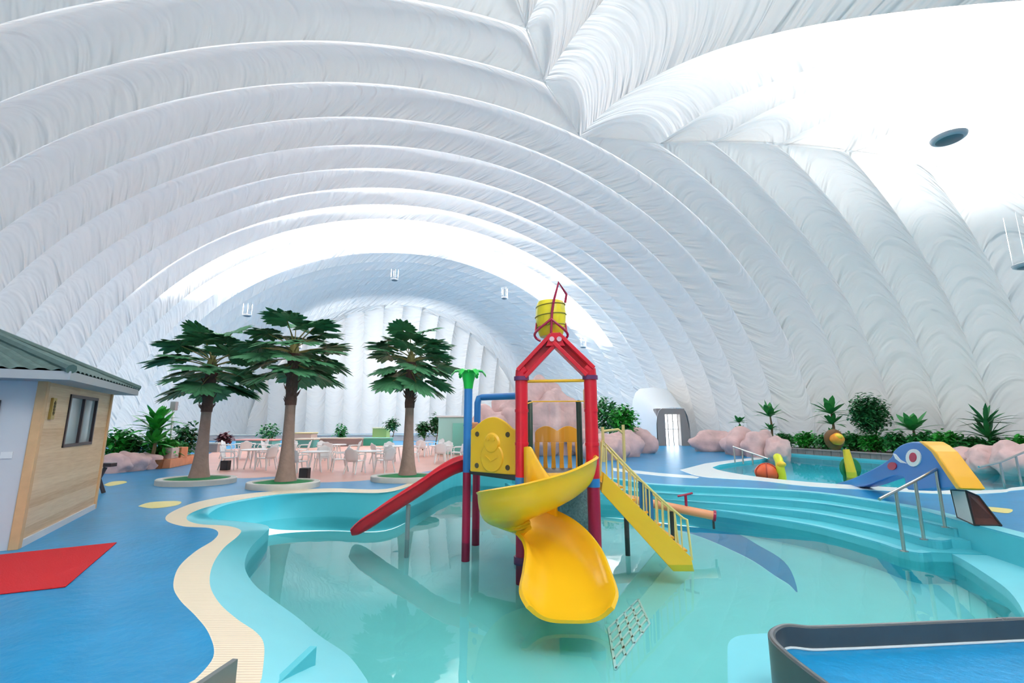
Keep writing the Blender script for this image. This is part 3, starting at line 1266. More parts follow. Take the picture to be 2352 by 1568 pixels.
# ------------------------------------------------------------------ play tower
TL = P(1199, 1290, 8.15)
TL.z = ZW
tower = thing('water_play_tower', 'red and yellow water play tower with slides and tipping bucket in the pool', 'play tower', (0.8, 8.6, ZF))
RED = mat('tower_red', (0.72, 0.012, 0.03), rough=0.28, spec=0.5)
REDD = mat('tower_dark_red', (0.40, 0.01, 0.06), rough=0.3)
YELO = mat('slide_yellow', (0.95, 0.54, 0.015), rough=0.25)
YELB = mat('panel_yellow', (0.98, 0.56, 0.03), rough=0.3)
ORAN = mat('gate_orange', (0.90, 0.40, 0.03), rough=0.35)
BLUE = mat('post_blue', (0.03, 0.22, 0.60), rough=0.3)
GRNB = mat('spray_green', (0.02, 0.62, 0.08), rough=0.3)
DGRN = mat('post_dark_green', (0.02, 0.06, 0.04), rough=0.4)
DKPL = mat('platform_dark', (0.04, 0.05, 0.05), rough=0.5)
SALM = mat('pipe_salmon', (0.85, 0.36, 0.17), rough=0.35)
PURP = mat('coupling_purple', (0.14, 0.03, 0.12), rough=0.4)
ZP = 0.80       # platform level
pL = Vector((0.17, 8.15, 0))
pR = Vector((1.37, 7.97, 0))
pRB = Vector((1.58, 9.55, 0))
pLB = Vector((0.35, 9.75, 0))
pB = Vector((-0.90, 9.42, 0))
pBB = Vector((-0.80, 10.6, 0))
ZC = 2.50


def post(name, p, z0, z1, r, m, lab=None, lean=Vector((0, 0, 0))):
    mb = MB()
    n = 8
    mb.tube([p + Vector((0, 0, z0 + (z1 - z0) * i / n)) + lean * (i / n) for i in range(n + 1)], r, 18)
    o = mb.build(name, m, tower, smooth=True)
    if lab:
        o['label'] = lab
    return o


def ring(p, z, r, h, m, parent, name='coupling'):
    return MB().lathe([(r * .9, -h / 2), (r, -h / 2), (r, h / 2), (r * .9, h / 2)], p + Vector((0, 0, z)), 18).build(name, m, parent, smooth=True)


for p, lb in ((pL, None), (pR, None)):
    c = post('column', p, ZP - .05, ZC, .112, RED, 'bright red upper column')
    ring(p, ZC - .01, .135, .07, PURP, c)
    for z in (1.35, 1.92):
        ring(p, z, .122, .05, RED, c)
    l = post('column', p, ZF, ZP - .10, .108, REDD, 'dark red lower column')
    ring(p, ZP - .08, .115, .14, BLUE, l)
    ring(p, ZW + .03, .14, .12, PURP, l, 'base_sleeve')
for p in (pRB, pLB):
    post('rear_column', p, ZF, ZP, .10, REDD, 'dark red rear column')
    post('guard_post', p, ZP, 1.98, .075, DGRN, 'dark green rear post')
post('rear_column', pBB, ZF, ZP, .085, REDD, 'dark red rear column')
# platform slab
mb = MB()
mb.prism([q + Vector((0, 0, ZP - .09)) for q in (pL, pR, pRB, pLB + Vector((0, .1, 0)), pBB, pB)], (0, 0, .09))
mb.build('platform', DKPL, tower, bevel=.01)
# gable
AP = Vector(((pL.x + pR.x) / 2, 8.06, 3.21))
gb = MB()
gv = MB()
for p in (pL, pR):
    a = p + Vector((0, 0, ZC + .08))
    b = AP
    t = (b - a).normalized()
    n = Vector((-t.z, 0, t.x)) if t.x > 0 else Vector((t.z, 0, -t.x))
    if n.z < 0:
        n = -n
    w = .125
    for dy in (-.12, .10):
        pass
    gb.beam(a + n * w * .72, b + n * w * .72, .24, .07, up=n)
    gb.beam(a - n * w * .72, b - n * w * .72 - t * .05, .24, .07, up=n)
    gb.beam(a + Vector((0, .06, 0)), b + Vector((0, .06, 0)), .06, .19, up=n)
    gb.tube([p + Vector((0, 0, ZC)), p + Vector((0, 0, ZC + .1)), a + t * .12], .115, 14)
gb.prism([AP + Vector((-.17, -.12, -.16)), AP + Vector((.17, -.12, -.16)), AP + Vector((.07, -.12, .08)), AP + Vector((-.07, -.12, .08))], (0, .24, 0))
g_ = gb.build('gable', RED, tower, bevel=.008)
hm = MB()
for s in (-1, 1):
    hm.lathe([(.012, 0), (.045, 0), (.045, .012), (.012, .012)], AP + Vector((s * .065, -.135, -.04)), 14, Matrix.Rotation(R(90), 3, 'X'))
hm.build('bolt_cap', mat('cap_white', (0.80, 0.50, 0.55), .4), g_, smooth=True)
# bucket
BC = P(1265, 730, 8.3)
bk_ = MB().lathe([(.04, -.36), (.20, -.36), (.22, -.33), (.265, -.17), (.285, 0), (.28, .12), (.265, .24), (.24, .30), (.04, .30)], BC, 28).build('tipping_bucket', mat('bucket_yellow', (0.88, 0.70, 0.02), rough=0.3), tower, smooth=True)
sm = MB()
for z, r in ((-.17, .268), (.03, .289), (.22, .272)):
    sm.tube([BC + Vector((r * math.cos(a), r * math.sin(a), z + .03 * math.cos(a))) for a in lin(0, 2 * math.pi, 29)[:-1]], .010, 6, True)
sm.build('bucket_band', mat('band_olive', (0.28, 0.22, 0.02), .5), bk_, smooth=True)
fm = MB()
q = [P(1268, 800, 8.02), P(1266, 760, 8.0), P(1268, 715, 7.98), P(1272, 690, 7.98), P(1283, 648, 8.0), P(1301, 676, 8.0), P(1298, 695, 8.0)]
fm.tube(q, .024, 8)
for s in (-1, 1):
    x = lambda d: 1266 + s * d
    fm.tube(cat_rom([P(x(0), 732, 7.98), P(x(12), 742, 7.98), P(x(28), 755, 8.0), P(x(38), 767, 8.05), P(x(34), 777, 8.1), P(x(24), 783, 8.1)], 5), .022, 8)
    e = P(x(37), 768, 8.05)
    fm.tube([e, BC + Vector((s * .27, 0, -.1))], .018, 6)
fm.build('bucket_frame', REDD, tower, smooth=True)
# yellow cross bar and roof brace
MB().tube([pL + Vector((.08, 0, 2.44)), pR + Vector((-.08, 0, 2.44))], .027, 10).build('cross_bar', YELB, tower, smooth=True)
MB().box(pRB + Vector((-.02, -.1, 2.20)), (.16, .16, .42)).build('post_cap', ORAN, tower, bevel=.03)
MB().tube([P(1212, 926, 8.1), P(1225, 922, 8.2), P(1340, 921, 8.0), P(1364, 925, 7.9)], .012, 6).build('hand_bar', YELB, tower, smooth=True)
# acrylic guard round the gate
gl = MB()
arc = [pL + Vector((.14 + .98 * t, .35 + .35 * math.sin(math.pi * t), 0)) for t in lin(0, 1, 14)]
gl.ribbon([a + Vector((0, 0, ZP + .15)) for a in arc], [a + Vector((0, 0, 2.08)) for a in arc])
gl.build('clear_guard', glass_material('clear_acrylic', (0.95, 0.95, 0.93), .06), tower, smooth=True)
for p in (pL + Vector((.16, .3, 0)), pR + Vector((-.16, .35, 0))):
    MB().tube([p + Vector((0, 0, ZP + .1)), p + Vector((0, 0, 2.04)), p + Vector((.0, .05, 2.08))], .05, 10).build('guard_post', DGRN, tower, smooth=True)
# rear gate with slots
GY = 9.62
gx0, gx1 = P(1229, 1000, GY).x, P(1331, 1000, GY).x
gz0, gz1 = P(1280, 1088, GY).z, P(1280, 978, GY).z
gt = MB()
nsl = 5
pw = (gx1 - gx0) / (2 * nsl + 1)
zt = gz0 + (gz1 - gz0) * .66
for i in range(nsl + 1):
    xc = gx0 + pw * (2 * i + .5)
    hw_ = pw * .62
    gt.prism([(xc - hw_, GY, gz0), (xc + hw_, GY, gz0), (xc + hw_ * .72, GY, (gz0 + zt) / 2), (xc + hw_, GY, zt), (xc - hw_, GY, zt), (xc - hw_ * .72, GY, (gz0 + zt) / 2)], (0, .05, 0))
top = [(gx0, GY, zt)] + [(gx0 + (gx1 - gx0) * t, GY, gz1 - .10 + .10 * abs(math.sin(2 * math.pi * t)) - .03 * (t < .04 or t > .96)) for t in lin(0, 1, 25)] + [(gx1, GY, zt)]
gt.prism(top, (0, .05, 0))
gt.prism([(gx0, GY, gz0), (gx1, GY, gz0), (gx1, GY, gz0 + .08), (gx0, GY, gz0 + .08)], (0, .05, 0))
gt.build('gate', ORAN, tower, bevel=.008)
# left front panel with embossed round face
P0 = Vector((-0.80, 8.95, 0))
P1 = Vector((0.06, 8.32, 0))
pt = (P1 - P0)
pl_ = pt.length
pt.normalize()
pn = Vector((pt.y, -pt.x, 0))
if pn.y > 0:
    pn = -pn


def pp(s, z, o=0.0):
    return P0 + pt * s + pn * o + Vector((0, 0, z))


z0p = .80
zsh = 1.62
out = [pp(0, z0p), pp(pl_, z0p), pp(pl_, zsh - .04)]
for t in lin(1, 0, 15):
    out.append(pp(pl_ * (.08 + .84 * t), zsh + .20 * math.sin(math.pi * t) ** .9))
out.append(pp(0, zsh - .04))
fp = MB().prism(out, -pn * .05).build('front_panel', YELB, tower, bevel=.02)
fp['label'] = 'yellow front panel with rounded top'
emb = MB()
AX = Matrix((pt, Vector((0, 0, 1)), pn)).transposed()
emb.lathe([(.01, .02), (.25, .02), (.27, .0), (.27, -.01), (.01, -.01)], pp(pl_ * .5, 1.08), 28, AX)
emb.lathe([(.01, .035), (.16, .035), (.19, .0), (.01, -.01)], pp(pl_ * .5, 1.34), 24, AX)
for s in (-1, 1):
    emb.lathe([(.01, .03), (.035, .03), (.04, .0), (.01, -.01)], pp(pl_ * .5 + s * .07, 1.42, .02), 12, AX)
    emb.beam(pp(pl_ * .5 - .02, 1.02 + s * .0, .02), pp(pl_ * .5 + s * .15, 1.10, .02), .02, .03)
emb.build('embossed_face', YELB, fp, smooth=True)
hl = MB()
for s, z in ((.16, .92), (.84, .92), (.16, 1.5), (.84, 1.5)):
    hl.lathe([(.01, .012), (.045, .012), (.05, 0), (.01, -.0)], pp(pl_ * s, z), 16, AX)
hl.build('bolt_hole', mat('hole_dark', (0.10, 0.07, 0.03), .5), fp, smooth=True)
# blue spray post with green top
bp0 = post('spray_post', pB, ZP - .06, 2.44, .085, BLUE, 'blue spray post')
ring(pB, 1.66, .092, .03, BLUE, bp0)
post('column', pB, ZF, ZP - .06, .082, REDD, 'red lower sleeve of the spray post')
gh = MB().lathe([(.02, 2.40), (.088, 2.40), (.11, 2.55), (.15, 2.70), (.13, 2.74), (.02, 2.74)], pB, 18)
for k in range(6):
    a = k * math.pi / 3 + .1
    d = Vector((math.cos(a), math.sin(a), 0))
    s = Vector((-d.y, d.x, 0))
    rows = []
    for r, z, w in ((.08, 2.66, .07), (.18, 2.77, .085), (.28, 2.76, .07), (.36, 2.66, .03)):
        c = pB + d * r + Vector((0, 0, z))
        rows.append([c - s * w, c + Vector((0, 0, .035)), c + s * w, c - Vector((0, 0, .02))])
    gh.grid(rows, True)
gh.lathe([(.02, 2.74), (.05, 2.74), (.05, 2.80), (.02, 2.80)], pB, 10)
gh.build('spray_head', GRNB, tower, smooth=True)
# blue water pipe
u0 = P(1096, 985, 10.2)
u1 = P(1096, 925, 10.2)
u2 = P(1104, 912, 10.2)
u3 = P(1190, 909, 9.6)
MB().tube([Vector((u0.x, u0.y, ZP)), Vector((u0.x, u0.y, u1.z - .1)), Vector((u0.x, u0.y, u1.z)), Vector((u0.x + .03, u0.y, u2.z - .02)), Vector((u0.x + .1, u0.y, u2.z)), u3, pL + Vector((0, .3, u3.z))], .072, 14).build('water_pipe', BLUE, tower, smooth=True)
c = P(1088, 977, 9.75)
MB().box(c, (.2, .14, .14)).build('valve_box', SALM, tower, bevel=.03)
# spiral slide
CT = [(0.98, 8.35, .84), (1.02, 7.85, .80), (.98, 7.38, .68), (.62, 6.95, .52), (.13, 6.86, .36), (-.20, 7.15, .22), (-.06, 7.55, .08), (.28, 7.62, -.03), (.58, 7.28, -.15), (.71, 6.75, -.29), (.70, 6.25, -.41), (.67, 5.85, -.47), (.66, 5.62, -.49)]
WD = [.72, .76, .78, .78, .78, .78, .78, .80, .84, .92, 1.0, 1.04, .86]
BANK = [0, -.1, -.28, -.34, -.34, -.30, -.22, -.12, -.1, -.05, 0, 0, 0]
DEP = [.26, .32, .36, .36, .36, .36, .34, .33, .32, .30, .26, .20, .13]


def trough(CT, WD, BANK, DEP, n, th=.035, ns=17, pw_=2.6, INN=None):
    C = cat_rom(CT, n)
    Wd = cat_rom_s(WD, n)
    Bk = cat_rom_s(BANK, n)
    Dp = cat_rom_s(DEP, n)
    In = cat_rom_s(INN or [1.0] * len(DEP), n)
    rows = []
    for i, c in enumerate(C):
        t = C[min(i + 1, len(C) - 1)] - C[max(i - 1, 0)]
        th_ = Vector((t.x, t.y, 0)).normalized()
        s = Vector((th_.y, -th_.x, 0))
        up = Vector((0, 0, 1))
        s2 = s * math.cos(Bk[i]) + up * math.sin(Bk[i])
        u2 = up * math.cos(Bk[i]) - s * math.sin(Bk[i])
        ins, outs = [], []
        for k in range(ns):
            a = -1 + 2 * k / (ns - 1)
            x = math.copysign(abs(a) ** .75, a) * Wd[i] / 2
            z = Dp[i] * abs(a) ** pw_ * (In[i] if a > 0 else 1)
            ins.append(c + s2 * x + u2 * z)
            outs.append(c + s2 * (x * (1 + 2.2 * th / Wd[i])) + u2 * (z - th))
        # rounded lips
        dR = Dp[i] * In[i]
        lipR = [c + s2 * (Wd[i] / 2 + .035) + u2 * (dR + .02), c + s2 * (Wd[i] / 2 + .07) + u2 * (dR - .01)]
        lipL = [c - s2 * (Wd[i] / 2 + .07) + u2 * (Dp[i] - .01), c - s2 * (Wd[i] / 2 + .035) + u2 * (Dp[i] + .02)]
        rows.append(ins + lipR + list(reversed(outs)) + lipL)
    mb = MB().grid(rows, True)
    m = len(rows[0])
    b = (len(rows) - 1) * m
    half = ns
    for base in (0, b):
        mb.f.append((base + ns - 1, base + ns, base + ns + 1, base + ns + 2))
        mb.f.append((base + 2 * ns + 1, base + 2 * ns + 2, base + 2 * ns + 3, base))
        for k in range(ns - 1):
            mb.f.append((base + k, base + k + 1, base + m - 3 - (k + 1), base + m - 3 - k))
    return mb


sl = trough(CT, WD, BANK, DEP, 8, INN=[0, .05, .12, .3, .45, .5, .5, .55, .8, 1, 1, 1, 1]).build('spiral_slide', YELO, tower, smooth=True)
sl['label'] = 'yellow spiral slide'
# raised shield at the slide entry
sh = MB()
rows = []
for t in lin(0, 1, 10):
    a = R(200 - 110 * t)
    rows.append(None)
ex = [Vector((.20, 7.98, 0)), Vector((.29, 7.84, 0)), Vector((.41, 7.72, 0)), Vector((.54, 7.60, 0)), Vector((.68, 7.46, 0))]
ex = cat_rom(ex, 4)
hts = cat_rom_s([.50, .50, .30, .10, -.02], 4)
sh.ribbon([q + Vector((0, 0, ZP - .34 - .012 * i)) for i, q in enumerate(ex)], [q + Vector((0, 0, ZP + hts[i])) for i, q in enumerate(ex)])
o = sh.build('slide_shield', YELO, sl, smooth=True)
md = o.modifiers.new('thick', 'SOLIDIFY')
md.thickness = .05
# embossed marks on the outer wall of the turn
# red slide
rs = trough([(-.55, 10.0, .76), (-1.05, 9.85, .74), (-1.45, 9.75, .56), (-1.9, 9.68, .26), (-2.35, 9.63, -.02), (-2.75, 9.6, -.28), (-3.0, 9.6, -.42), (-3.14, 9.6, -.45)], [.5] * 7 + [.4], [0] * 8, [.24, .25, .26, .26, .26, .26, .22, .12], 6).build('side_slide', RED, tower, smooth=True)
rs['label'] = 'red straight slide'
MB().tube([(-2.1, 9.66, .08), (-2.1, 9.66, ZF)], .045, 8).build('slide_support', mat('steel_grey', (0.35, 0.40, 0.42), .4, metal=.6), rs, smooth=True)
# stairs
stair = MB()
A0, A1 = Vector((1.56, 8.02, .72)), Vector((2.86, 7.98, -.56))
B0, B1 = Vector((1.62, 8.80, .72)), Vector((2.92, 8.76, -.56))
stm = YELB
s_ = MB()
s_.prism([A0 + Vector((0, 0, .16)), A0 + Vector((-.05, 0, -.16)), A1 + Vector((-.22, 0, -.12)), A1 + Vector((.12, 0, -.12)), A1 + Vector((.08, 0, .10))], (0, .04, 0))
r_ = s_.build('staircase', stm, tower, bevel=.006)
r_['label'] = 'yellow staircase with railings'
MB().prism([B0 + Vector((0, 0, .16)), B0 + Vector((-.05, 0, -.16)), B1 + Vector((-.22, 0, -.12)), B1 + Vector((.12, 0, -.12)), B1 + Vector((.08, 0, .10))], (0, .04, 0)).build('stringer', stm, r_, bevel=.006)
for i in range(6):
    t = (i + .6) / 6.4
    a = A0.lerp(A1, t)
    b = B0.lerp(B1, t)
    MB().box((a + b) / 2 + Vector((.04, 0, .03)), (.26, .74, .035)).build('tread', ORAN, r_, bevel=.004)
RL = mat('rail_yellow', (0.85, 0.68, 0.25), rough=0.35)
BB = mat('board_blue', (0.03, 0.17, 0.38), rough=0.4)
for S0_, S1_ in ((A0, A1), (B0, B1)):
    tops = [S0_.lerp(S1_, t) + Vector((.0, .02, .70 - .05 * math.sin(math.pi * t * 1.0))) for t in lin(0, 1, 9)]
    MB().tube([S0_ + Vector((-.06, .02, .1))] + tops + [S1_ + Vector((.06, .02, .68)), S1_ + Vector((.10, .02, .05))], .020, 8).build('hand_rail', RL, r_, smooth=True)
    for i in range(13):
        t = (i + .5) / 13
        q = S0_.lerp(S1_, t) + Vector((0, .02, 0))
        m_ = RL
        MB().tube([q + Vector((0, 0, .08)), q + Vector((.01, 0, .68 - .05 * math.sin(math.pi * t)))], .013, 6).build('baluster', m_, r_, smooth=True)
for t in (.50, .60):
    q = A0.lerp(A1, t) + Vector((0, .05, .36))
    o = MB().prism([q + Vector((-.05, 0, -.26)), q + Vector((.05, 0, -.30)), q + Vector((.04, 0, .24)), q + Vector((-.05, 0, .30))], (0, .03, 0)).build('blue_board', BB, r_)
# rear railing pieces and water pipes beyond the stairs
w0 = P(1395, 1136, 9.9)
w1 = P(1640, 1184, 9.3)
wp = MB().tube([w0, w0.lerp(w1, .5), w1], .085, 16).build('spout_pipe', SALM, tower, smooth=True)
wp['label'] = 'salmon water spout pipe'
dirw = (w1 - w0).normalized()
MB().tube([w1 - dirw * .02, w1 + dirw * .03], .105, 16).build('end_cap', REDD, wp, smooth=True)
q = P(1577, 1172, 9.45)
MB().tube([q, q + Vector((0, 0, .30))], .028, 8).build('valve_stem', REDD, wp, smooth=True)
MB().tube([q + Vector((-.16, 0, .27)), q + Vector((.0, 0, .30)), q + Vector((.14, 0, .33))], .02, 8).build('valve_handle', REDD, wp, smooth=True)
MB().tube([w1 + Vector((-.02, 0, -.08)), w1 + Vector((-.02, 0, -.24))], .022, 8).build('drip_nozzle', DKPL, wp, smooth=True)
for t in (.18, .62):
    q = w0.lerp(w1, t)
    MB().tube([q, Vector((q.x, q.y, ZF))], .05, 10).build('pipe_stand', DKPL, wp, smooth=True)
# mosaic core wall under the platform
MB().box((1.0, 9.3, (ZF + ZP) / 2 - .1), (.9, .5, ZP - ZF - .25), rz=-.08).build('core_wall', mat('mosaic', (0.22, 0.36, 0.42), rough=0.5, var=0.7, vscale=28, bump=.6, bscale=30), tower)
# ------------------------------------------------------------------ elephant slide beside the upper pool
EB = mat('slide_blue', (0.02, 0.19, 0.56), rough=0.3)
EY = mat('slide_back_yellow', (0.95, 0.47, 0.01), rough=0.35)
eph = thing('elephant_slide', 'blue elephant shaped slide with yellow back and ladder by the upper pool', 'slide', (8.6, 10.5, 0))
EP0 = Vector((7.75, 8.45, 0))
EP1 = Vector((9.85, 14.2, 0))
ed = (EP1 - EP0).normalized()
en = Vector((ed.y, -ed.x, 0))


def EV_(px_, py_, off=0.0):
    x, u = ray(px_, py_)
    a = EP0 + en * off
    den = ed.x - x * ed.y
    s = (x * a.y - a.x) / den
    t = a.y + ed.y * s
    return a + ed * s + Vector((0, 0, EYE + u * t))


body = [(1915, 1111), (1950, 1101), (1985, 1086), (2020, 1068), (2046, 1050), (2052, 1036), (2068, 1022), (2090, 1015), (2112, 1015), (2135, 1026), (2158, 1050), (2172, 1080), (2188, 1105), (2195, 1119), (2150, 1123), (2085, 1124), (2078, 1100), (2066, 1092), (2048, 1094), (2020, 1104), (1985, 1116), (1940, 1119)]
body = [(v.x, v.y) for v in cat_rom([(a, b, 0) for a, b in body + body[:1]], 3)[:-1]]
b_ = MB().prism([EV_(*q) for q in body], en * .30).build('body', EB, eph, bevel=.05)
# chute along the trunk
back = [(2108, 1013), (2118, 1014), (2131, 1022), (2147, 1036), (2168, 1066), (2188, 1094), (2206, 1121), (2196, 1124), (2176, 1096), (2155, 1064), (2138, 1038), (2122, 1024)]
o = MB().prism([EV_(*q, -.02) for q in back], en * .34).build('back', EY, eph, bevel=.02)
o['label'] = 'yellow curved back of the slide'


def eye(cx, cy, rx, ry, off, m, name, par, th=.015):
    pts = [EV_(cx + rx * math.cos(a), cy + ry * math.sin(a), off) for a in lin(0, 2 * math.pi, 25)[:-1]]
    return MB().prism(pts, en * th).build(name, m, par)


EW = mat('eye_white', (0.85, 0.85, 0.85), .4)
e1 = eye(2097, 1051, 17, 20, -.02, EW, 'eye', eph, .03)
eye(2096, 1050, 8, 11, -.03, mat('eye_red', (0.55, 0.01, 0.06), .4), 'iris', e1, .02)
MB().prism([EV_(*q, -.02) for q in ((2051, 1041), (2056, 1043), (2066, 1055), (2081, 1064), (2068, 1062), (2056, 1053))], en * .03).build('tusk', EW, eph)
eye(2048, 1070, 10, 9, -.02, mat('mouth_red', (0.45, 0.01, 0.05), .4), 'mouth', eph, .03)
# ladder boards
WB = mat('board_white', (0.66, 0.64, 0.62), rough=0.6, var=.06, vscale=20)
BRN = mat('board_brown', (0.11, 0.035, 0.025), rough=0.6, var=.25, vscale=25)
la, lb_ = G(2199, 1189), G(2238, 1207)
lc = G(2300, 1208)
ta, tb, tc_ = P(2184, 1126, la.y + .05), P(2218, 1128, lb_.y + .05), P(2247, 1140, lc.y + .25)
lad = MB().prism([la, lb_, tb, ta], Vector((.03, .05, 0))).build('ladder_side', WB, eph)
lad['label'] = 'white ladder side board'
lf_ = MB().prism([lb_, lc, tc_, tb], Vector((.03, .05, 0))).build('ladder_front', BRN, eph)
lf_['label'] = 'brown ladder front board'
ed_ = MB()
for a, b in ((la, lb_), (lb_, lc), (lc, tc_), (tc_, tb), (tb, ta), (ta, la), (tb, lb_)):
    ed_.tube([a + Vector((0, -.005, .01)), b + Vector((0, -.005, .01))], .014, 6)
ed_.build('ladder_edge', mat('edge_black', (0.02, 0.02, 0.02), .5), lad, smooth=True)

# ------------------------------------------------------------------ hand rails
STEEL = mat('steel_rail', (0.55, 0.53, 0.50), rough=0.25, metal=0.9)
hr = thing('hand_rail', 'long stainless steel hand rail slanting up beside the wide pool steps', 'hand rail', G(2120, 1240, -.29), 'steel hand rails')
tops = []
for (bx, by, z, tx, ty) in ((2077, 1266, -.435, 2050, 1127), (2122, 1239, -.29, 2091, 1104), (2171, 1211, -.145, 2137, 1078)):
    b = G(bx, by, z)
    t = P(tx, ty, b.y)
    t.x = b.x
    tops.append(t)
    p_ = MB().tube([b, t], .028, 10).build('post', STEEL, hr, smooth=True)
    MB().lathe([(.02, 0), (.06, 0), (.06, .012), (.02, .02)], b, 12).build('foot_plate', STEEL, p_, smooth=True)
d0 = (tops[2] - tops[0])
MB().tube([tops[0] + (tops[0] - tops[1]) * .8, tops[0], tops[1], tops[2], tops[2] + (tops[2] - tops[1]) * .85], .027, 10).build('rail', STEEL, hr, smooth=True)
hr2 = thing('hand_rail', 'stainless steel hand rail at the right end of the upper pool', 'hand rail', (11.5, 11.2, 0), 'steel hand rails')
tp2 = []
for (bx, by, tx, ty) in ((2308, 1120, 2290, 1061), (2347, 1119, 2328, 1046)):
    b = G(bx, by, -.1)
    b.z = -.5
    t = P(tx, ty, b.y)
    t.x = b.x
    tp2.append(t)
    MB().tube([b, t], .03, 10).build('post', STEEL, hr2, smooth=True)
MB().tube([P(2248, 1072, tp2[0].y - .2), tp2[0], tp2[1], P(2400, 1018, tp2[1].y + .2)], .028, 10).build('rail', STEEL, hr2, smooth=True)
hr3 = thing('hand_rail', 'small steel hand rail by the pink rocks at the far end of the upper pool', 'hand rail', G(1710, 1060), 'steel hand rails')
q0, q1 = P(1684, 1025, 20.5), P(1745, 1046, 19)
for (bx, t) in ((1686, q0.lerp(q1, .02)), (1705, q0.lerp(q1, .35)), (1728, q0.lerp(q1, .72))):
    MB().tube([Vector((t.x, t.y, 0)), t], .035, 8).build('post', STEEL, hr3, smooth=True)
MB().tube([q0, q1, q1 + (q1 - q0) * .3], .035, 8).build('rail', STEEL, hr3, smooth=True)

# ------------------------------------------------------------------ toys in the upper pool
LIME = mat('toy_lime', (0.75, 0.78, 0.03), rough=0.35)
TOR = mat('toy_orange', (0.80, 0.13, 0.04), rough=0.35, var=.2, vscale=4)
TGR = mat('toy_green', (0.02, 0.20, 0.07), rough=0.4)
TYE = mat('toy_yellow', (0.90, 0.62, 0.04), rough=0.35)
D1 = 15.6
t1 = thing('water_toy', 'orange shell shaped water toy in the upper pool near the tip', 'water toy', P(1763, 1100, D1))
c = P(1762, 1086, D1)
MB().blob(c, (.36, .36, .30), 3, .05, 20, 12).build('shell', TOR, t1, smooth='all')
mb = MB()
for k in range(3):
    mb.tube([c + Vector((.37 * math.cos(a) * math.cos(k * 1.05), .37 * math.cos(a) * math.sin(k * 1.05), .31 * math.sin(a))) for a in lin(0, 6.283, 25)[:-1]], .02, 6, True)
mb.build('shell_band', mat('toy_dark_orange', (0.45, 0.05, 0.02), .4), t1, smooth=True)
MB().box(Vector((c.x, c.y, -.34)), (.3, .3, .42)).build('pedestal', AQUA, t1, bevel=.03)
t2 = thing('water_spout', 'lime yellow curved water spout standing beside the orange shell toy', 'water toy', P(1795, 1104, D1 - .3))
q = [P(1796, 1122, D1 - .3), P(1796, 1095, D1 - .3), P(1792, 1075, D1 - .3), P(1790, 1060, D1 - .2), P(1784, 1046, D1)]
MB().tube([Vector((q[0].x, q[0].y, -.54))] + cat_rom(q, 4), [.14] * 2 + [.13] * 15 + [.1], 12).build('spout', LIME, t2, smooth=True)
MB().blob(P(1795, 1066, D1 - .35), (.15, .12, .1), 2, .05).build('knob', TYE, t2, smooth='all')
D2 = 18.0
t3 = thing('water_toy', 'green water toy figure with round orange head and yellow post in the upper pool', 'water toy', P(1950, 1095, D2))
c = P(1953, 1075, D2)
MB().lathe([(.05, -.08), (.36, -.08), (.42, 0), (.36, .08), (.05, .08)], c, 24, Matrix.Rotation(R(90), 3, 'X')).build('back_disc', TGR, t3, smooth=True)
MB().box(Vector((c.x, c.y, -.35)), (.5, .25, .45)).build('base', TGR, t3, bevel=.03)
MB().tube([P(1958, 1096, D2 - .25), P(1950, 1062, D2 - .22), P(1943, 1032, D2 - .2)], [.17, .15, .11], 12).build('post', TYE, t3, smooth=True)
h = P(1916, 1009, D2)
nk = MB().tube([P(1948, 1062, D2 + .05), P(1938, 1035, D2 + .08), h], .05, 8).build('neck', TGR, t3, smooth=True)
MB().lathe([(.05, -.10), (.34, -.06), (.40, 0), (.34, .06), (.05, .10)], h, 24, Matrix.Rotation(R(90), 3, 'X')).build('collar', mat('toy_brown', (0.16, 0.07, 0.015), .5), t3, smooth=True)
MB().blob(h + Vector((0, -.16, .02)), (.27, .2, .22), 5, .08, 16, 10).build('head', mat('toy_head', (0.90, 0.30, 0.02), .35), t3, smooth='all')
MB().blob(h + Vector((0, -.24, .12)), (.16, .14, .12), 8, .05).build('beak', TYE, t3, smooth='all')

# ------------------------------------------------------------------ plants
LEAF = mat('leaf_green', (0.045, 0.30, 0.07), rough=0.45, var=.4, vscale=3)
LEAFD = mat('leaf_dark', (0.025, 0.18, 0.05), rough=0.5, var=.4, vscale=5)
LEAFB = mat('leaf_bright', (0.04, 0.40, 0.045), rough=0.45, var=.4, vscale=3)
STEM = mat('stem_brown', (0.22, 0.15, 0.08), rough=0.8)
ROCK = mat('rock_pink', (0.74, 0.50, 0.48), rough=0.8, var=.28, vscale=2.2, bump=.9, bscale=4)
ROCKG = mat('planter_stone', (0.20, 0.19, 0.19), rough=0.7, var=.3, vscale=6)


def blade(mb, base, a, el, ln, w, droop):
    d = Vector((math.cos(a), math.sin(a), 0))
    s = Vector((-d.y, d.x, 0))
    rows = []
    for t, ww in ((0, .25), (.25, .8), (.5, 1), (.75, .7), (1, .03)):
        h = ln * t
        c = base + d * (h * math.cos(el)) + Vector((0, 0, h * math.sin(el) - droop * ln * t * t))
        rows.append([c - s * w * ww * .5, c + Vector((0, 0, -.02 * ww)), c + s * w * ww * .5])
    mb.grid(rows)


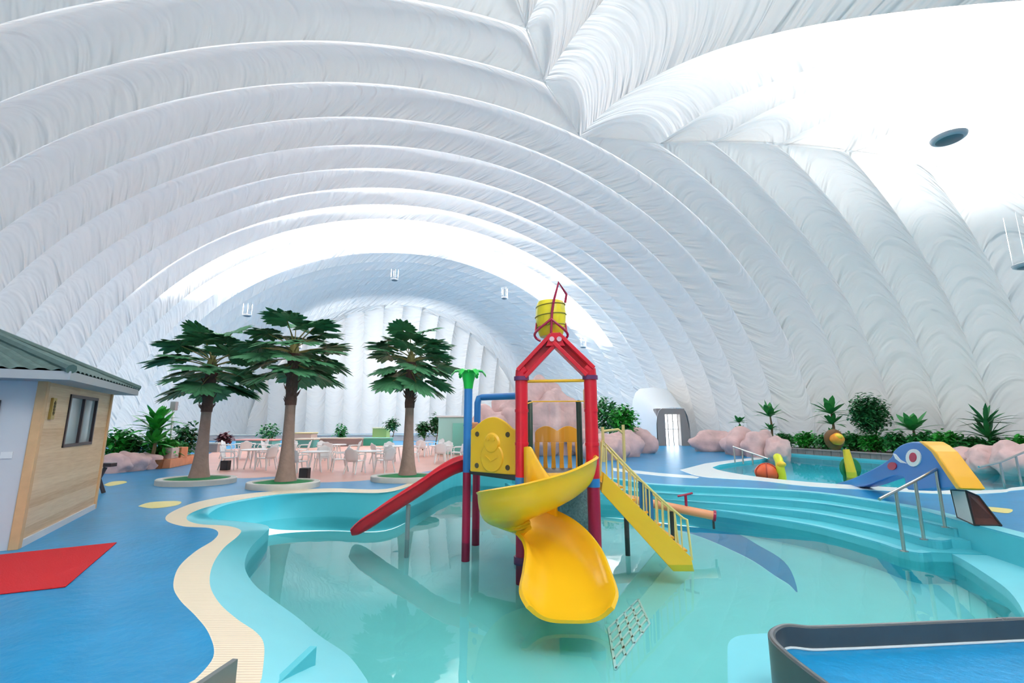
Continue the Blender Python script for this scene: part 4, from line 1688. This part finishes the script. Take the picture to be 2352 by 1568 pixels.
def rosette_plant(name, label, cat, base, H, tiers, ln, w, m, seed, group=None, nleaf=15):
    rnd = random.Random(seed)
    root = thing(name, label, cat, base, group)
    mb = MB()
    mb.tube([base, base + Vector((.03 * H, 0, H * .5)), base + Vector((0, 0, H * .98))], [.05 * H ** .5, .04 * H ** .5, .02], 8)
    mb.build('stem', STEM, root, smooth=True)
    mb = MB()
    for z, s in tiers:
        for k in range(nleaf):
            f = k / nleaf
            a = k * 2.399 + rnd.uniform(-.3, .3)
            el = R(8 + 70 * f) + rnd.uniform(-.12, .12)
            blade(mb, base + Vector((0, 0, H * z)), a, el, ln * s * rnd.uniform(.8, 1.1), w * s, rnd.uniform(.15, .4))
    mb.build('foliage', m, root)
    return root


def bush(name, label, cat, c, s, m, seed, n=260, leaf=.16, group=None, trunk=0.0):
    rnd = random.Random(seed)
    root = thing(name, label, cat, (c.x, c.y, max(0, c.z - s[2] - trunk)), group)
    mb = MB()
    for i in range(n):
        while True:
            d = Vector((rnd.uniform(-1, 1), rnd.uniform(-1, 1), rnd.uniform(-1, 1)))
            if d.length < 1:
                break
        d = d * (.6 + .4 * rnd.random())
        p = c + Vector((d.x * s[0], d.y * s[1], d.z * s[2]))
        blade(mb, p, rnd.uniform(0, 6.28), rnd.uniform(-.5, .9), leaf * rnd.uniform(.7, 1.3), leaf * .5, .3)
    mb.build('foliage', m, root)
    mb = MB()
    zb = c.z - s[2] - trunk
    for k in range(4 if not trunk else 1):
        a = k * 1.7
        mb.tube([Vector((c.x, c.y, zb)), c + Vector((.5 * s[0] * math.cos(a), .5 * s[1] * math.sin(a), .3 * s[2]))], [.05, .015], 6)
    mb.build('stem', STEM, root, smooth=True)
    return root


def U(px_, u_m, py_):
    return P(px_, py_, D_of_u(px_, u_m))


# planter walls along the far side of the upper pool
pw_ = thing('stone_planter', 'low dark stone planter wall along the far edge of the upper pool', 'planter', um(23.1, 24, 0))
ZPL = .32
pwb = MB()
va_, vb_ = -_u[0].x * SP + _u[0].y * CP, None
D9 = D_of_u(1775, 22.95)
t9 = ray(1775, 972)[0]
vb_ = -t9 * D9 * SP + D9 * CP
D8 = D_of_u(2420, 22.95)
t8 = ray(2420, 972)[0]
vc_ = -t8 * D8 * SP + D8 * CP
for k in range(24):
    v0 = vc_ + (vb_ - vc_) * k / 24
    v1 = vc_ + (vb_ - vc_) * (k + 1) / 24
    pwb.prism([um(22.95, v0, -.3), um(22.95, v1 - .02, -.3), um(22.95, v1 - .02, ZPL - .06), um(22.95, v0, ZPL - .06)], um(.22, 0, 0))
pwb.build('wall_face', ROCKG, pw_)
MB().prism([um(22.9, vc_, ZPL - .06), um(22.9, vb_, ZPL - .06), um(22.9, vb_, ZPL), um(22.9, vc_, ZPL)], um(.32, 0, 0)).build('coping', mat('coping_stone', (0.33, 0.29, 0.28), .6, var=.2), pw_)
MB().prism([um(23.15, vc_, ZPL - .08), um(23.15, vb_, ZPL - .08), um(25.2, vb_, ZPL - .08), um(25.2, vc_, ZPL - .08)], Vector((0, 0, .05))).build('soil', mat('soil', (0.06, 0.045, 0.03), .9, bump=.5), pw_)

RP = [(1700, 952, 23.7, [(.55, .6), (.9, .75)], 'small tiered plant, leftmost of the tall plants behind the upper pool'),
      (1772, 910, 23.8, [(.40, .55), (.72, 1.0)], 'broad-leaved plant with bare stem left of the orange-headed toy'),
      (1914, 904, 23.8, [(.28, .6), (.55, .75), (.78, 1.05)], 'tall broad-leaved plant directly above the orange-headed toy'),
      (2098, 935, 23.8, [(.25, .7), (.62, 1.0)], 'broad-leaved plant between the round bushy tree and the elephant slide'),
      (2270, 922, 23.7, [(.15, .8), (.40, 1.0), (.68, .9)], 'wide spiky plant at the right end of the planter')]
for i, (x_, yt, u_, tiers, lb) in enumerate(RP):
    b = U(x_, u_, 1000)
    b.z = ZPL - .03
    tpz = U(x_, u_, yt).z
    H = (tpz - b.z) * (.82 if i != 4 else .9)
    rosette_plant('broadleaf_plant', lb, 'plant', b, H, tiers, (1.25 if i else 1.0), (.36 if i < 4 else .17), LEAF if i != 4 else LEAFD, 20 + i, 'tall plants behind the upper pool', 18 if i != 4 else 24)
c = U(1996, 23.5, 952)
bush('bushy_tree', 'round bushy small-leaved tree behind the upper pool', 'tree', c, (1.05, .75, 1.2), LEAFD, 40, 2600, .19, trunk=max(.1, c.z - 1.15 - ZPL + .05))
SHR = [(1690, 1010, .5, .35), (1745, 1004, .7, .42), (1800, 1008, .65, .45), (1850, 1004, .75, .5), (1900, 1012, .6, .45), (1955, 1006, .6, .5), (2005, 1012, .7, .5), (2060, 1008, .65, .55), (2125, 1012, .7, .55), (2175, 1006, .75, .6), (2230, 1020, .6, .45), (2290, 1018, .7, .45), (2345, 1010, .7, .5)]
PLN = ['leftmost low shrub of the planter row', 'low shrub at the foot of the bare-stemmed plant', 'low shrub right of the bare-stemmed plant', 'low shrub left of the orange-headed toy', 'low shrub just behind the orange-headed toy', 'low shrub right of the orange-headed toy', 'low shrub under the round bushy tree', 'low shrub right of the round bushy tree', 'low shrub behind the head of the elephant slide', 'leafy shrub above the yellow back of the elephant slide', 'low shrub left of the wide spiky plant', 'low shrub under the wide spiky plant', 'low shrub at the far right end of the planter']
for i, (x_, y_, sx, sz) in enumerate(SHR):
    c = U(x_, 23.75, y_)
    c.z = ZPL - .05 + sz
    bush('low_shrub', PLN[i], 'shrub', c, (sx * 1.15, .45, sz * 1.1), LEAF if i % 3 else LEAFB, 60 + i, 620, .24, 'low shrubs in the planter')


def rock(label, c, s, seed, m=ROCK, group=None, amp=.20):
    o = MB().blob(c, s, seed, amp, 28, 18).build('boulder', m, None, smooth='all')
    # origin at the base
    for v in o.data.vertices:
        v.co -= Vector(c)
    o.location = c
    return tag(o, label, 'boulder', group)


RK = [(1640, 1030, 29.0, (1.5, 1.0, .8), 'long low pink boulder just right of the far door'),
      (1700, 1032, 25.6, (1.0, .8, .9), 'pink boulder behind the small steel hand rail'),
      (1745, 1036, 24.3, (.85, .7, .85), 'rounded pink boulder left of the lime spout'),
      (1786, 1044, 23.0, (.5, .55, .66), 'pale small boulder behind the lime spout'),
      (2200, 1058, 18.4, (.75, .6, .5), 'pink boulder right of the elephant slide back'),
      (2268, 1056, 17.4, (.7, .6, .55), 'pink boulder below the wide spiky plant'),
      (2340, 1050, 16.3, (.7, .6, .68), 'large pink boulder at the right end of the upper pool'),
      (1390, 1042, 22.6, (.95, .8, .8), 'pink boulder directly right of the red tower column'),
      (1428, 1040, 24.5, (.95, .8, .85), 'pink boulder left of the far door path'),
      (1472, 1036, 27.5, (1.0, .85, .9), 'pink boulder nearest the left of the far door'),
      (258, 1072, 16.6, (.55, .5, .40), 'leftmost pink boulder in the row behind the hut'),
      (300, 1071, 17.2, (.58, .5, .44), 'pink boulder in the middle of the row behind the hut'),
      (340, 1070, 17.9, (.45, .45, .38), 'rightmost pink boulder in the row behind the hut')]
for i, (x_, y_, D_, s, lb) in enumerate(RK):
    c = P(x_, y_, D_)
    c.z = s[2] * .55
    rock(lb, c, s, 90 + i, group='pink boulders around the pools')

# rockery mountain behind the tower
rk = thing('rockery', 'tall pink artificial rockery behind the play tower', 'rockery', P(1245, 1040, 25.5))
rk.location.z = 0
for i, (x_, y_, s) in enumerate(((1130, 970, (1.2, 1.0, 1.9)), (1180, 950, (1.4, 1.2, 2.4)), (1235, 925, (1.5, 1.2, 2.9)), (1275, 945, (1.4, 1.2, 2.5)), (1310, 965, (1.2, 1.0, 2.1)), (1250, 985, (2.4, 1.6, 1.7)), (1160, 995, (1.8, 1.3, 1.4)), (1325, 1000, (1.5, 1.2, 1.4)))):
    c = P(x_, y_, 25.5 + .3 * (i % 3))
    zt = c.z + s[2] * .35
    MB().blob(Vector((c.x, c.y, zt * .5)), (s[0], s[1], zt * .55), 120 + i, .24, 30, 22).build('crag', ROCK, rk, smooth='all')

# plants left, beside the hut
b = P(345, 1078, 18.0)
b.z = 0
rosette_plant('broadleaf_plant', 'tall bright green broad-leaved plant right of the hut', 'plant', b, P(345, 950, 18.0).z, [(.45, .8), (.68, 1.0), (.86, .9)], 1.15, .3, LEAFB, 140, None, 22)
for i, (x_, y_, D_, s, m, lb) in enumerate(((268, 1020, 18.0, (.65, .5, .75), LEAFB, 'bright shrub touching the far corner of the hut'), (305, 1025, 18.4, (.6, .5, .65), LEAF, 'shrub between the hut shrub and the tall bright plant'), (372, 1030, 18.6, (.6, .5, .6), LEAFB, 'shrub just right of the tall bright plant'), (428, 1005, 21, (.75, .6, .8), LEAFD, 'dark shrub left of the palm nearest the hut'), (405, 1030, 20, (.5, .5, .4), LEAF, 'low shrub above the terracotta blocks'))):
    c = P(x_, y_, D_)
    c.z = max(c.z, s[2])
    bush('leafy_shrub', lb, 'shrub', c, s, m, 150 + i, 420, .26, 'leafy shrubs beside the hut')
# terracotta planter wall and blocks
TER = mat('terracotta', (0.72, 0.27, 0.13), rough=0.7, var=.2, vscale=4)
q0, q1 = G(372, 1076), G(452, 1060)
o = MB().beam(q0 + Vector((0, 0, .17)), q1 + Vector((0, 0, .17)), .5, .34).build('terracotta_edging', TER, None, bevel=.02)
tag(o, 'low terracotta edging wall left of the palm nearest the hut', 'edging wall')
c = G(362, 1076)
rt = thing('terracotta_pot', 'brown terracotta pot at the end of the boulder row', 'pot', c)
MB().lathe([(.05, 0), (.16, 0), (.2, .3), (.22, .34), (.17, .34), (.15, .26), (.03, .26)], c, 18).build('pot', mat('pot_brown', (0.42, 0.14, 0.05), .6), rt, smooth=True)
for i, (x_, y_, lb) in enumerate(((391, 1043, 'pale square block on the terracotta edging, left'), (412, 1040, 'terracotta square block on the edging, right'))):
    c = P(x_, y_, 18.6 + .5 * i)
    c.z = .34 + .2
    o = MB().box(c, (.42, .4, .42)).build('planter_block', mat('block_pale', (0.72, 0.55, 0.50), .6) if i == 0 else TER, None, bevel=.02)
    tag(o, lb, 'block')
c = P(396, 1000, 19.0)
pole = thing('lamp_pole', 'thin white lamp pole with grey box among the plants beside the hut', 'lamp pole', (c.x, c.y, 0))
MB().tube([Vector((c.x, c.y, 0)), P(398, 935, 19.0)], .04, 8).build('pole', WPL, pole, smooth=True)
MB().box(P(400, 932, 19.0), (.22, .18, .36)).build('lamp_box', mat('lamp_grey', (0.40, 0.38, 0.39), .6), pole, bevel=.02)

# ------------------------------------------------------------------ far terrace background
TEAL = mat('teal_paint', (0.10, 0.36, 0.34), rough=0.5)
MINT = mat('mint_paint', (0.22, 0.66, 0.55), rough=0.5)
c = P(1035, 1000, 26)
cab = thing('changing_cabin', 'mint green changing cabin behind the blue spray post', 'cabin', (c.x, c.y, 0))
zt = P(1035, 958, 26).z
x0, x1 = P(1006, 1000, 26).x, P(1075, 1000, 26).x
MB().box(((x0 + x1) / 2, 26.6, zt / 2), (x1 - x0, 1.2, zt)).build('body', mat('mint_light', (0.42, 0.72, 0.66), .5), cab, bevel=.03)
MB().box(((x0 + x1) / 2 + .35, 25.97, zt / 2 - .1), (.75, .06, zt - .45)).build('door', MINT, cab, bevel=.01)
MB().box(((x0 + x1) / 2, 26.6, zt + .05), (x1 - x0 + .2, 1.4, .1)).build('roof', WPL, cab, bevel=.02)


def far_box(name, label, cat, x0_, x1_, y0_, y1_, D_, m, dep=1.0, top=None, grp=None):
    a, b = P(x0_, y1_, D_), P(x1_, y0_, D_)
    rt = thing(name, label, cat, ((a.x + b.x) / 2, D_ + dep / 2, 0), grp)
    MB().box(((a.x + b.x) / 2, D_ + dep / 2, (b.z) / 2), (b.x - a.x, dep, b.z)).build('body', m, rt, bevel=.02)
    MB().box(((a.x + b.x) / 2, D_ + dep / 2, b.z + .05), (b.x - a.x + .1, dep + .1, .1)).build('counter_top', top or STONEW, rt, bevel=.02)
    return rt


far_box('low_wall', 'grey low wall behind the palm nearest the hut', 'wall', 420, 500, 1020, 1040, 28, mat('wall_taupe', (0.33, 0.29, 0.28), .7), .4)
far_box('low_wall', 'dark taupe low wall behind the tables in the terrace centre', 'wall', 724, 830, 1008, 1030, 35, mat('wall_taupe_dark', (0.27, 0.22, 0.22), .7), .5)
far_box('low_wall', 'long pale taupe low wall along the far end of the hall', 'wall', 470, 1005, 1000, 1016, 46, mat('wall_pale', (0.50, 0.42, 0.40), .7, var=.2), .5)
far_box('pool_bar', 'teal counter with pink top between the left and middle palms', 'counter', 540, 625, 1012, 1030, 33, TEAL, 1.2, mat('pink_top', (0.75, 0.35, 0.33), .5))
far_box('pool_bar', 'teal counter directly right of the middle palm', 'counter', 676, 720, 1010, 1030, 33, TEAL, 1.0)
far_box('pool_bar', 'bright green counter left of the palm nearest the tower', 'counter', 820, 895, 1008, 1022, 36, mat('counter_green', (0.05, 0.42, 0.30), .5), 1.0, mat('teal_top', (0.2, 0.5, 0.42), .5))
far_box('kiosk', 'low salmon kiosk behind the middle palm', 'kiosk', 668, 715, 996, 1012, 37, mat('kiosk_salmon', (0.80, 0.48, 0.35), .6), 1.2, mat('kiosk_yellow', (.8, .6, .3), .6))
far_box('kiosk', 'small green kiosk near the palm by the tower', 'kiosk', 855, 888, 984, 1002, 40, mat('kiosk_green', (0.42, 0.55, 0.16), .6), 1.2, mat('kiosk_cream', (.8, .75, .5), .6))
# yellow goal-like frame beyond the stairs
fr_ = thing('post_frame', 'thin pale yellow post frame beyond the tower staircase', 'frame', P(1408, 1045, 21))
fr_.location.z = 0
FRM = mat('frame_yellow', (0.80, 0.58, 0.22), .5)
for x_, y_ in ((1384, 980), (1431, 975)):
    t = P(x_, y_, 21)
    MB().tube([Vector((t.x, t.y, 0)), t], .07, 8).build('post', FRM, fr_, smooth=True)
MB().tube([P(1384, 990, 21), P(1420, 986, 21), P(1431, 995, 21)], .06, 8).build('bar', FRM, fr_, smooth=True)
# plants at the back of the terrace and beside the door
BK = [(515, 1006, 30, (.55, .4, .45), mat('leaf_purple', (0.16, 0.05, 0.07), .6, var=.4), 'dark reddish plant right of the palm nearest the hut'), (618, 1000, 36, (1.0, .6, .95), LEAF, 'small tree at the back wall left of the middle palm'), (783, 995, 38, (.6, .5, .9), LEAF, 'thin plant at the back wall in the terrace centre'), (900, 975, 38, (.7, .4, .6), LEAFD, 'sparse dark plant left of the palm nearest the tower'), (972, 985, 30, (.5, .5, .6), LEAFD, 'shrub between the palm and the mint cabin'), (1000, 975, 30, (.55, .5, .85), LEAFD, 'dark plant touching the left side of the mint cabin')]
for i, (x_, y_, D_, s, m, lb) in enumerate(BK):
    c = P(x_, y_, D_)
    c.z = max(c.z, s[2] + .02)
    bush('terrace_plant', lb, 'plant', c, s, m, 200 + i, 300, .3, 'plants at the back of the terrace', trunk=max(0, c.z - s[2] - .01))
for i, (x_, y_, D_, s, m, lb) in enumerate(((1392, 955, 28.5, (1.0, .7, 1.5), LEAF, 'leafy tree directly right of the red tower column'), (1432, 965, 26.3, (.9, .6, 1.1), LEAFB, 'bright leafy tree left of the far door'), (1468, 1005, 28, (.7, .6, .5), LEAFD, 'low dark shrub nearest the left of the far door'))):
    c = P(x_, y_, D_)
    bush('leafy_tree', lb, 'tree', c, s, m, 220 + i, 700, .32, 'trees left of the far door', trunk=max(.0, c.z - s[2] - .02))

# ------------------------------------------------------------------ far door with fabric porch
DD = 36.0
dl, dr_ = P(1512, 1020, DD).x, P(1584, 1020, DD).x
zt = P(1548, 938, DD).z
dw = dr_ - dl
door = bpy.data.objects.new('door_1', None)
door.location = (dl, DD, 0)
COL.objects.link(door)
door['kind'] = 'structure'
DFR = mat('door_frame_taupe', (0.36, 0.31, 0.29), .5)
mb = MB()
f0 = P(1531, 1020, DD).x
f1 = P(1566, 1020, DD).x
zo = P(1548, 951, DD).z
mb.box(((dl + f0) / 2, DD + .4, zt / 2), (f0 - dl, .8, zt))
mb.prism([(f1, DD, 0), (dr_, DD, 0), (dr_ + .1, DD, zt * .35), (dr_ - .25, DD, zt), (f1, DD, zt)], (0, .8, 0))
mb.box(((f0 + f1) / 2, DD + .4, (zo + zt) / 2), (f1 - f0, .8, zt - zo))
mb.build('door_frame', DFR, door)
mb = MB()
for x in lin(f0, f1, 4):
    mb.box((x, DD + .6, zo / 2), (.06, .06, zo))
mb.box(((f0 + f1) / 2, DD + .6, zo * .52), (f1 - f0, .05, .05))
mb.box(((f0 + f1) / 2, DD + .6, zo * .78), (f1 - f0, .05, .03))
mb.build('door_bars', mat('door_bar', (0.30, 0.30, 0.31), .4), door)
MB().box(((f0 + f1) / 2, DD + .66, zo / 2), (f1 - f0, .02, zo)).build('pane', mat('lit_glass', (0.9, 0.95, 1.0), .1, emit=(0.95, 1.0, 1.0, 2.5)), door)
por = MB()
prof = []
for t in lin(0, 1, 12):
    prof.append((-1.3 + .9 * t ** 1.5, zt * 1.55 * t))
rows = []
xa, xb = dl - 1.1, dr_ + 1.2
for i in range(11):
    t = i / 10
    row = []
    cx = (dl + dr_) / 2
    for (yy, hh, ww) in ((DD - .05, zt + .10, dw / 2 + .10), (DD + 1.2, zt + .5, dw / 2 + .3), (DD + 4.5, zt + 2.0, dw / 2 + .8)):
        a = math.pi * t
        x = -math.copysign(abs(math.cos(a)) ** .45, math.cos(a)) * ww
        z = math.sin(a) ** .5 * hh if 0 < t < 1 else 0
        row.append(Vector((cx + x, yy, z)))
    rows.append(row)
por.grid(rows)
o = por.build('porch_fabric', mat('porch_white', (0.80, 0.83, 0.85), .7), door, smooth=True)

# ------------------------------------------------------------------ pendant uplights
PEN = mat('pendant_grey', (0.16, 0.20, 0.22), rough=0.4, metal=.2)
PENR = mat('pendant_rim', (0.55, 0.55, 0.56), rough=0.4)


def pendant(c, r, label, power, cable=1.6, spread=130, aim=None, blend=1.0):
    rt = thing('pendant_uplight', label, 'pendant lamp', c, 'hanging uplights')
    M = Matrix.Identity(3)
    MB().lathe([(r * .1, 0), (r * .8, 0), (r * .95, r * .10), (r, r * .25), (r * .92, r * .30), (r * .1, r * .30)], c, 28).build('rim', PENR, rt, smooth=True)
    MB().lathe([(r * .1, -.03), (r * .55, -.03), (r * .72, .0), (r * .72, .02), (r * .1, .02)], c, 28).build('dish', PEN, rt, smooth=True)
    mb = MB()
    for k in range(4):
        a = k * math.pi / 2 + .5
        p = c + Vector((r * .9 * math.cos(a), r * .9 * math.sin(a), r * .25))
        mb.tube([p, p + Vector((0, 0, cable))], .006, 5)
    mb.build('cables', WPL, rt, smooth=True)
    if power:
        ld = bpy.data.lights.new('uplight', 'SPOT')
        ld.energy = power
        ld.spot_size = R(spread)
        ld.spot_blend = blend
        ld.shadow_soft_size = r * .8
        lo = bpy.data.objects.new('uplight_lamp', ld)
        lo.location = c + Vector((0, 0, r * .5))
        dirv = Vector((0, 0, 1)) if aim is None else (Vector(aim) - lo.location).normalized()
        lo.rotation_euler = dirv.to_track_quat('-Z', 'Y').to_euler()
        COL.objects.link(lo)


def PV(px_, py_, v):          # sight line to the cross plane v (strip units)
    x, u = ray(px_, py_)
    t = v * DS / (-x * SP + CP)
    return Vector((x * t, t, EYE + u * t))


pendant(P(2180, 322, 10.5), .37, 'large round hanging uplight with grey dish, nearest under the roof', 3600, cable=2.0)
pendant(P(2366, 613, 13.0), .38, 'round hanging uplight cut by the right edge below the nearest one', 3600)
for (x_, y_, lb) in ((567, 726, 'hanging uplight above the left and middle palms'), (906, 644, 'hanging uplight highest in the far vault'), (1159, 686, 'hanging uplight left of the yellow bucket'), (1340, 798, 'hanging uplight right of the red gable')):
    c = PV(x_, y_, 16.3)
    pendant(c, .38, lb, 10500, cable=1.0, spread=146, blend=.55, aim=c + Vector((SP * .55, -CP * .55, 1.0)))
for (x_, y_, lb) in ((684, 800, 'added hanging uplight, unseen behind the crown of the middle palm'), (930, 790, 'added hanging uplight, unseen behind the crown of the palm nearest the tower')):  # unseen lamps, added to whiten the far end of the vault
    pendant(PV(x_, y_, 20.5), .38, lb, 9000, cable=2.0, spread=100, aim=W(1.0 + (x_ - 800) / 90, 28.0, 3.2))
pendant(um(3.5, -1.5, 7.2), .38, 'added unseen fill uplight above and behind the camera platform', 10000, cable=2.0, spread=150)  # added out of view as soft fill for surfaces facing the camera
#@@LIGHTS
#@@END3

# ------------------------------------------------------------------ light
wd = bpy.data.worlds.new('daylight')
SC.world = wd
wd.use_nodes = True
bg = wd.node_tree.nodes['Background']
bg.inputs['Color'].default_value = (1.0, 1.0, 1.0, 1)
bg.inputs['Strength'].default_value = 1.1
SC.view_settings.view_transform = 'Standard'
SC.view_settings.look = 'None'
SC.view_settings.exposure = 0.80
SC.view_settings.gamma = 1.0
SC.view_settings.use_curve_mapping = False
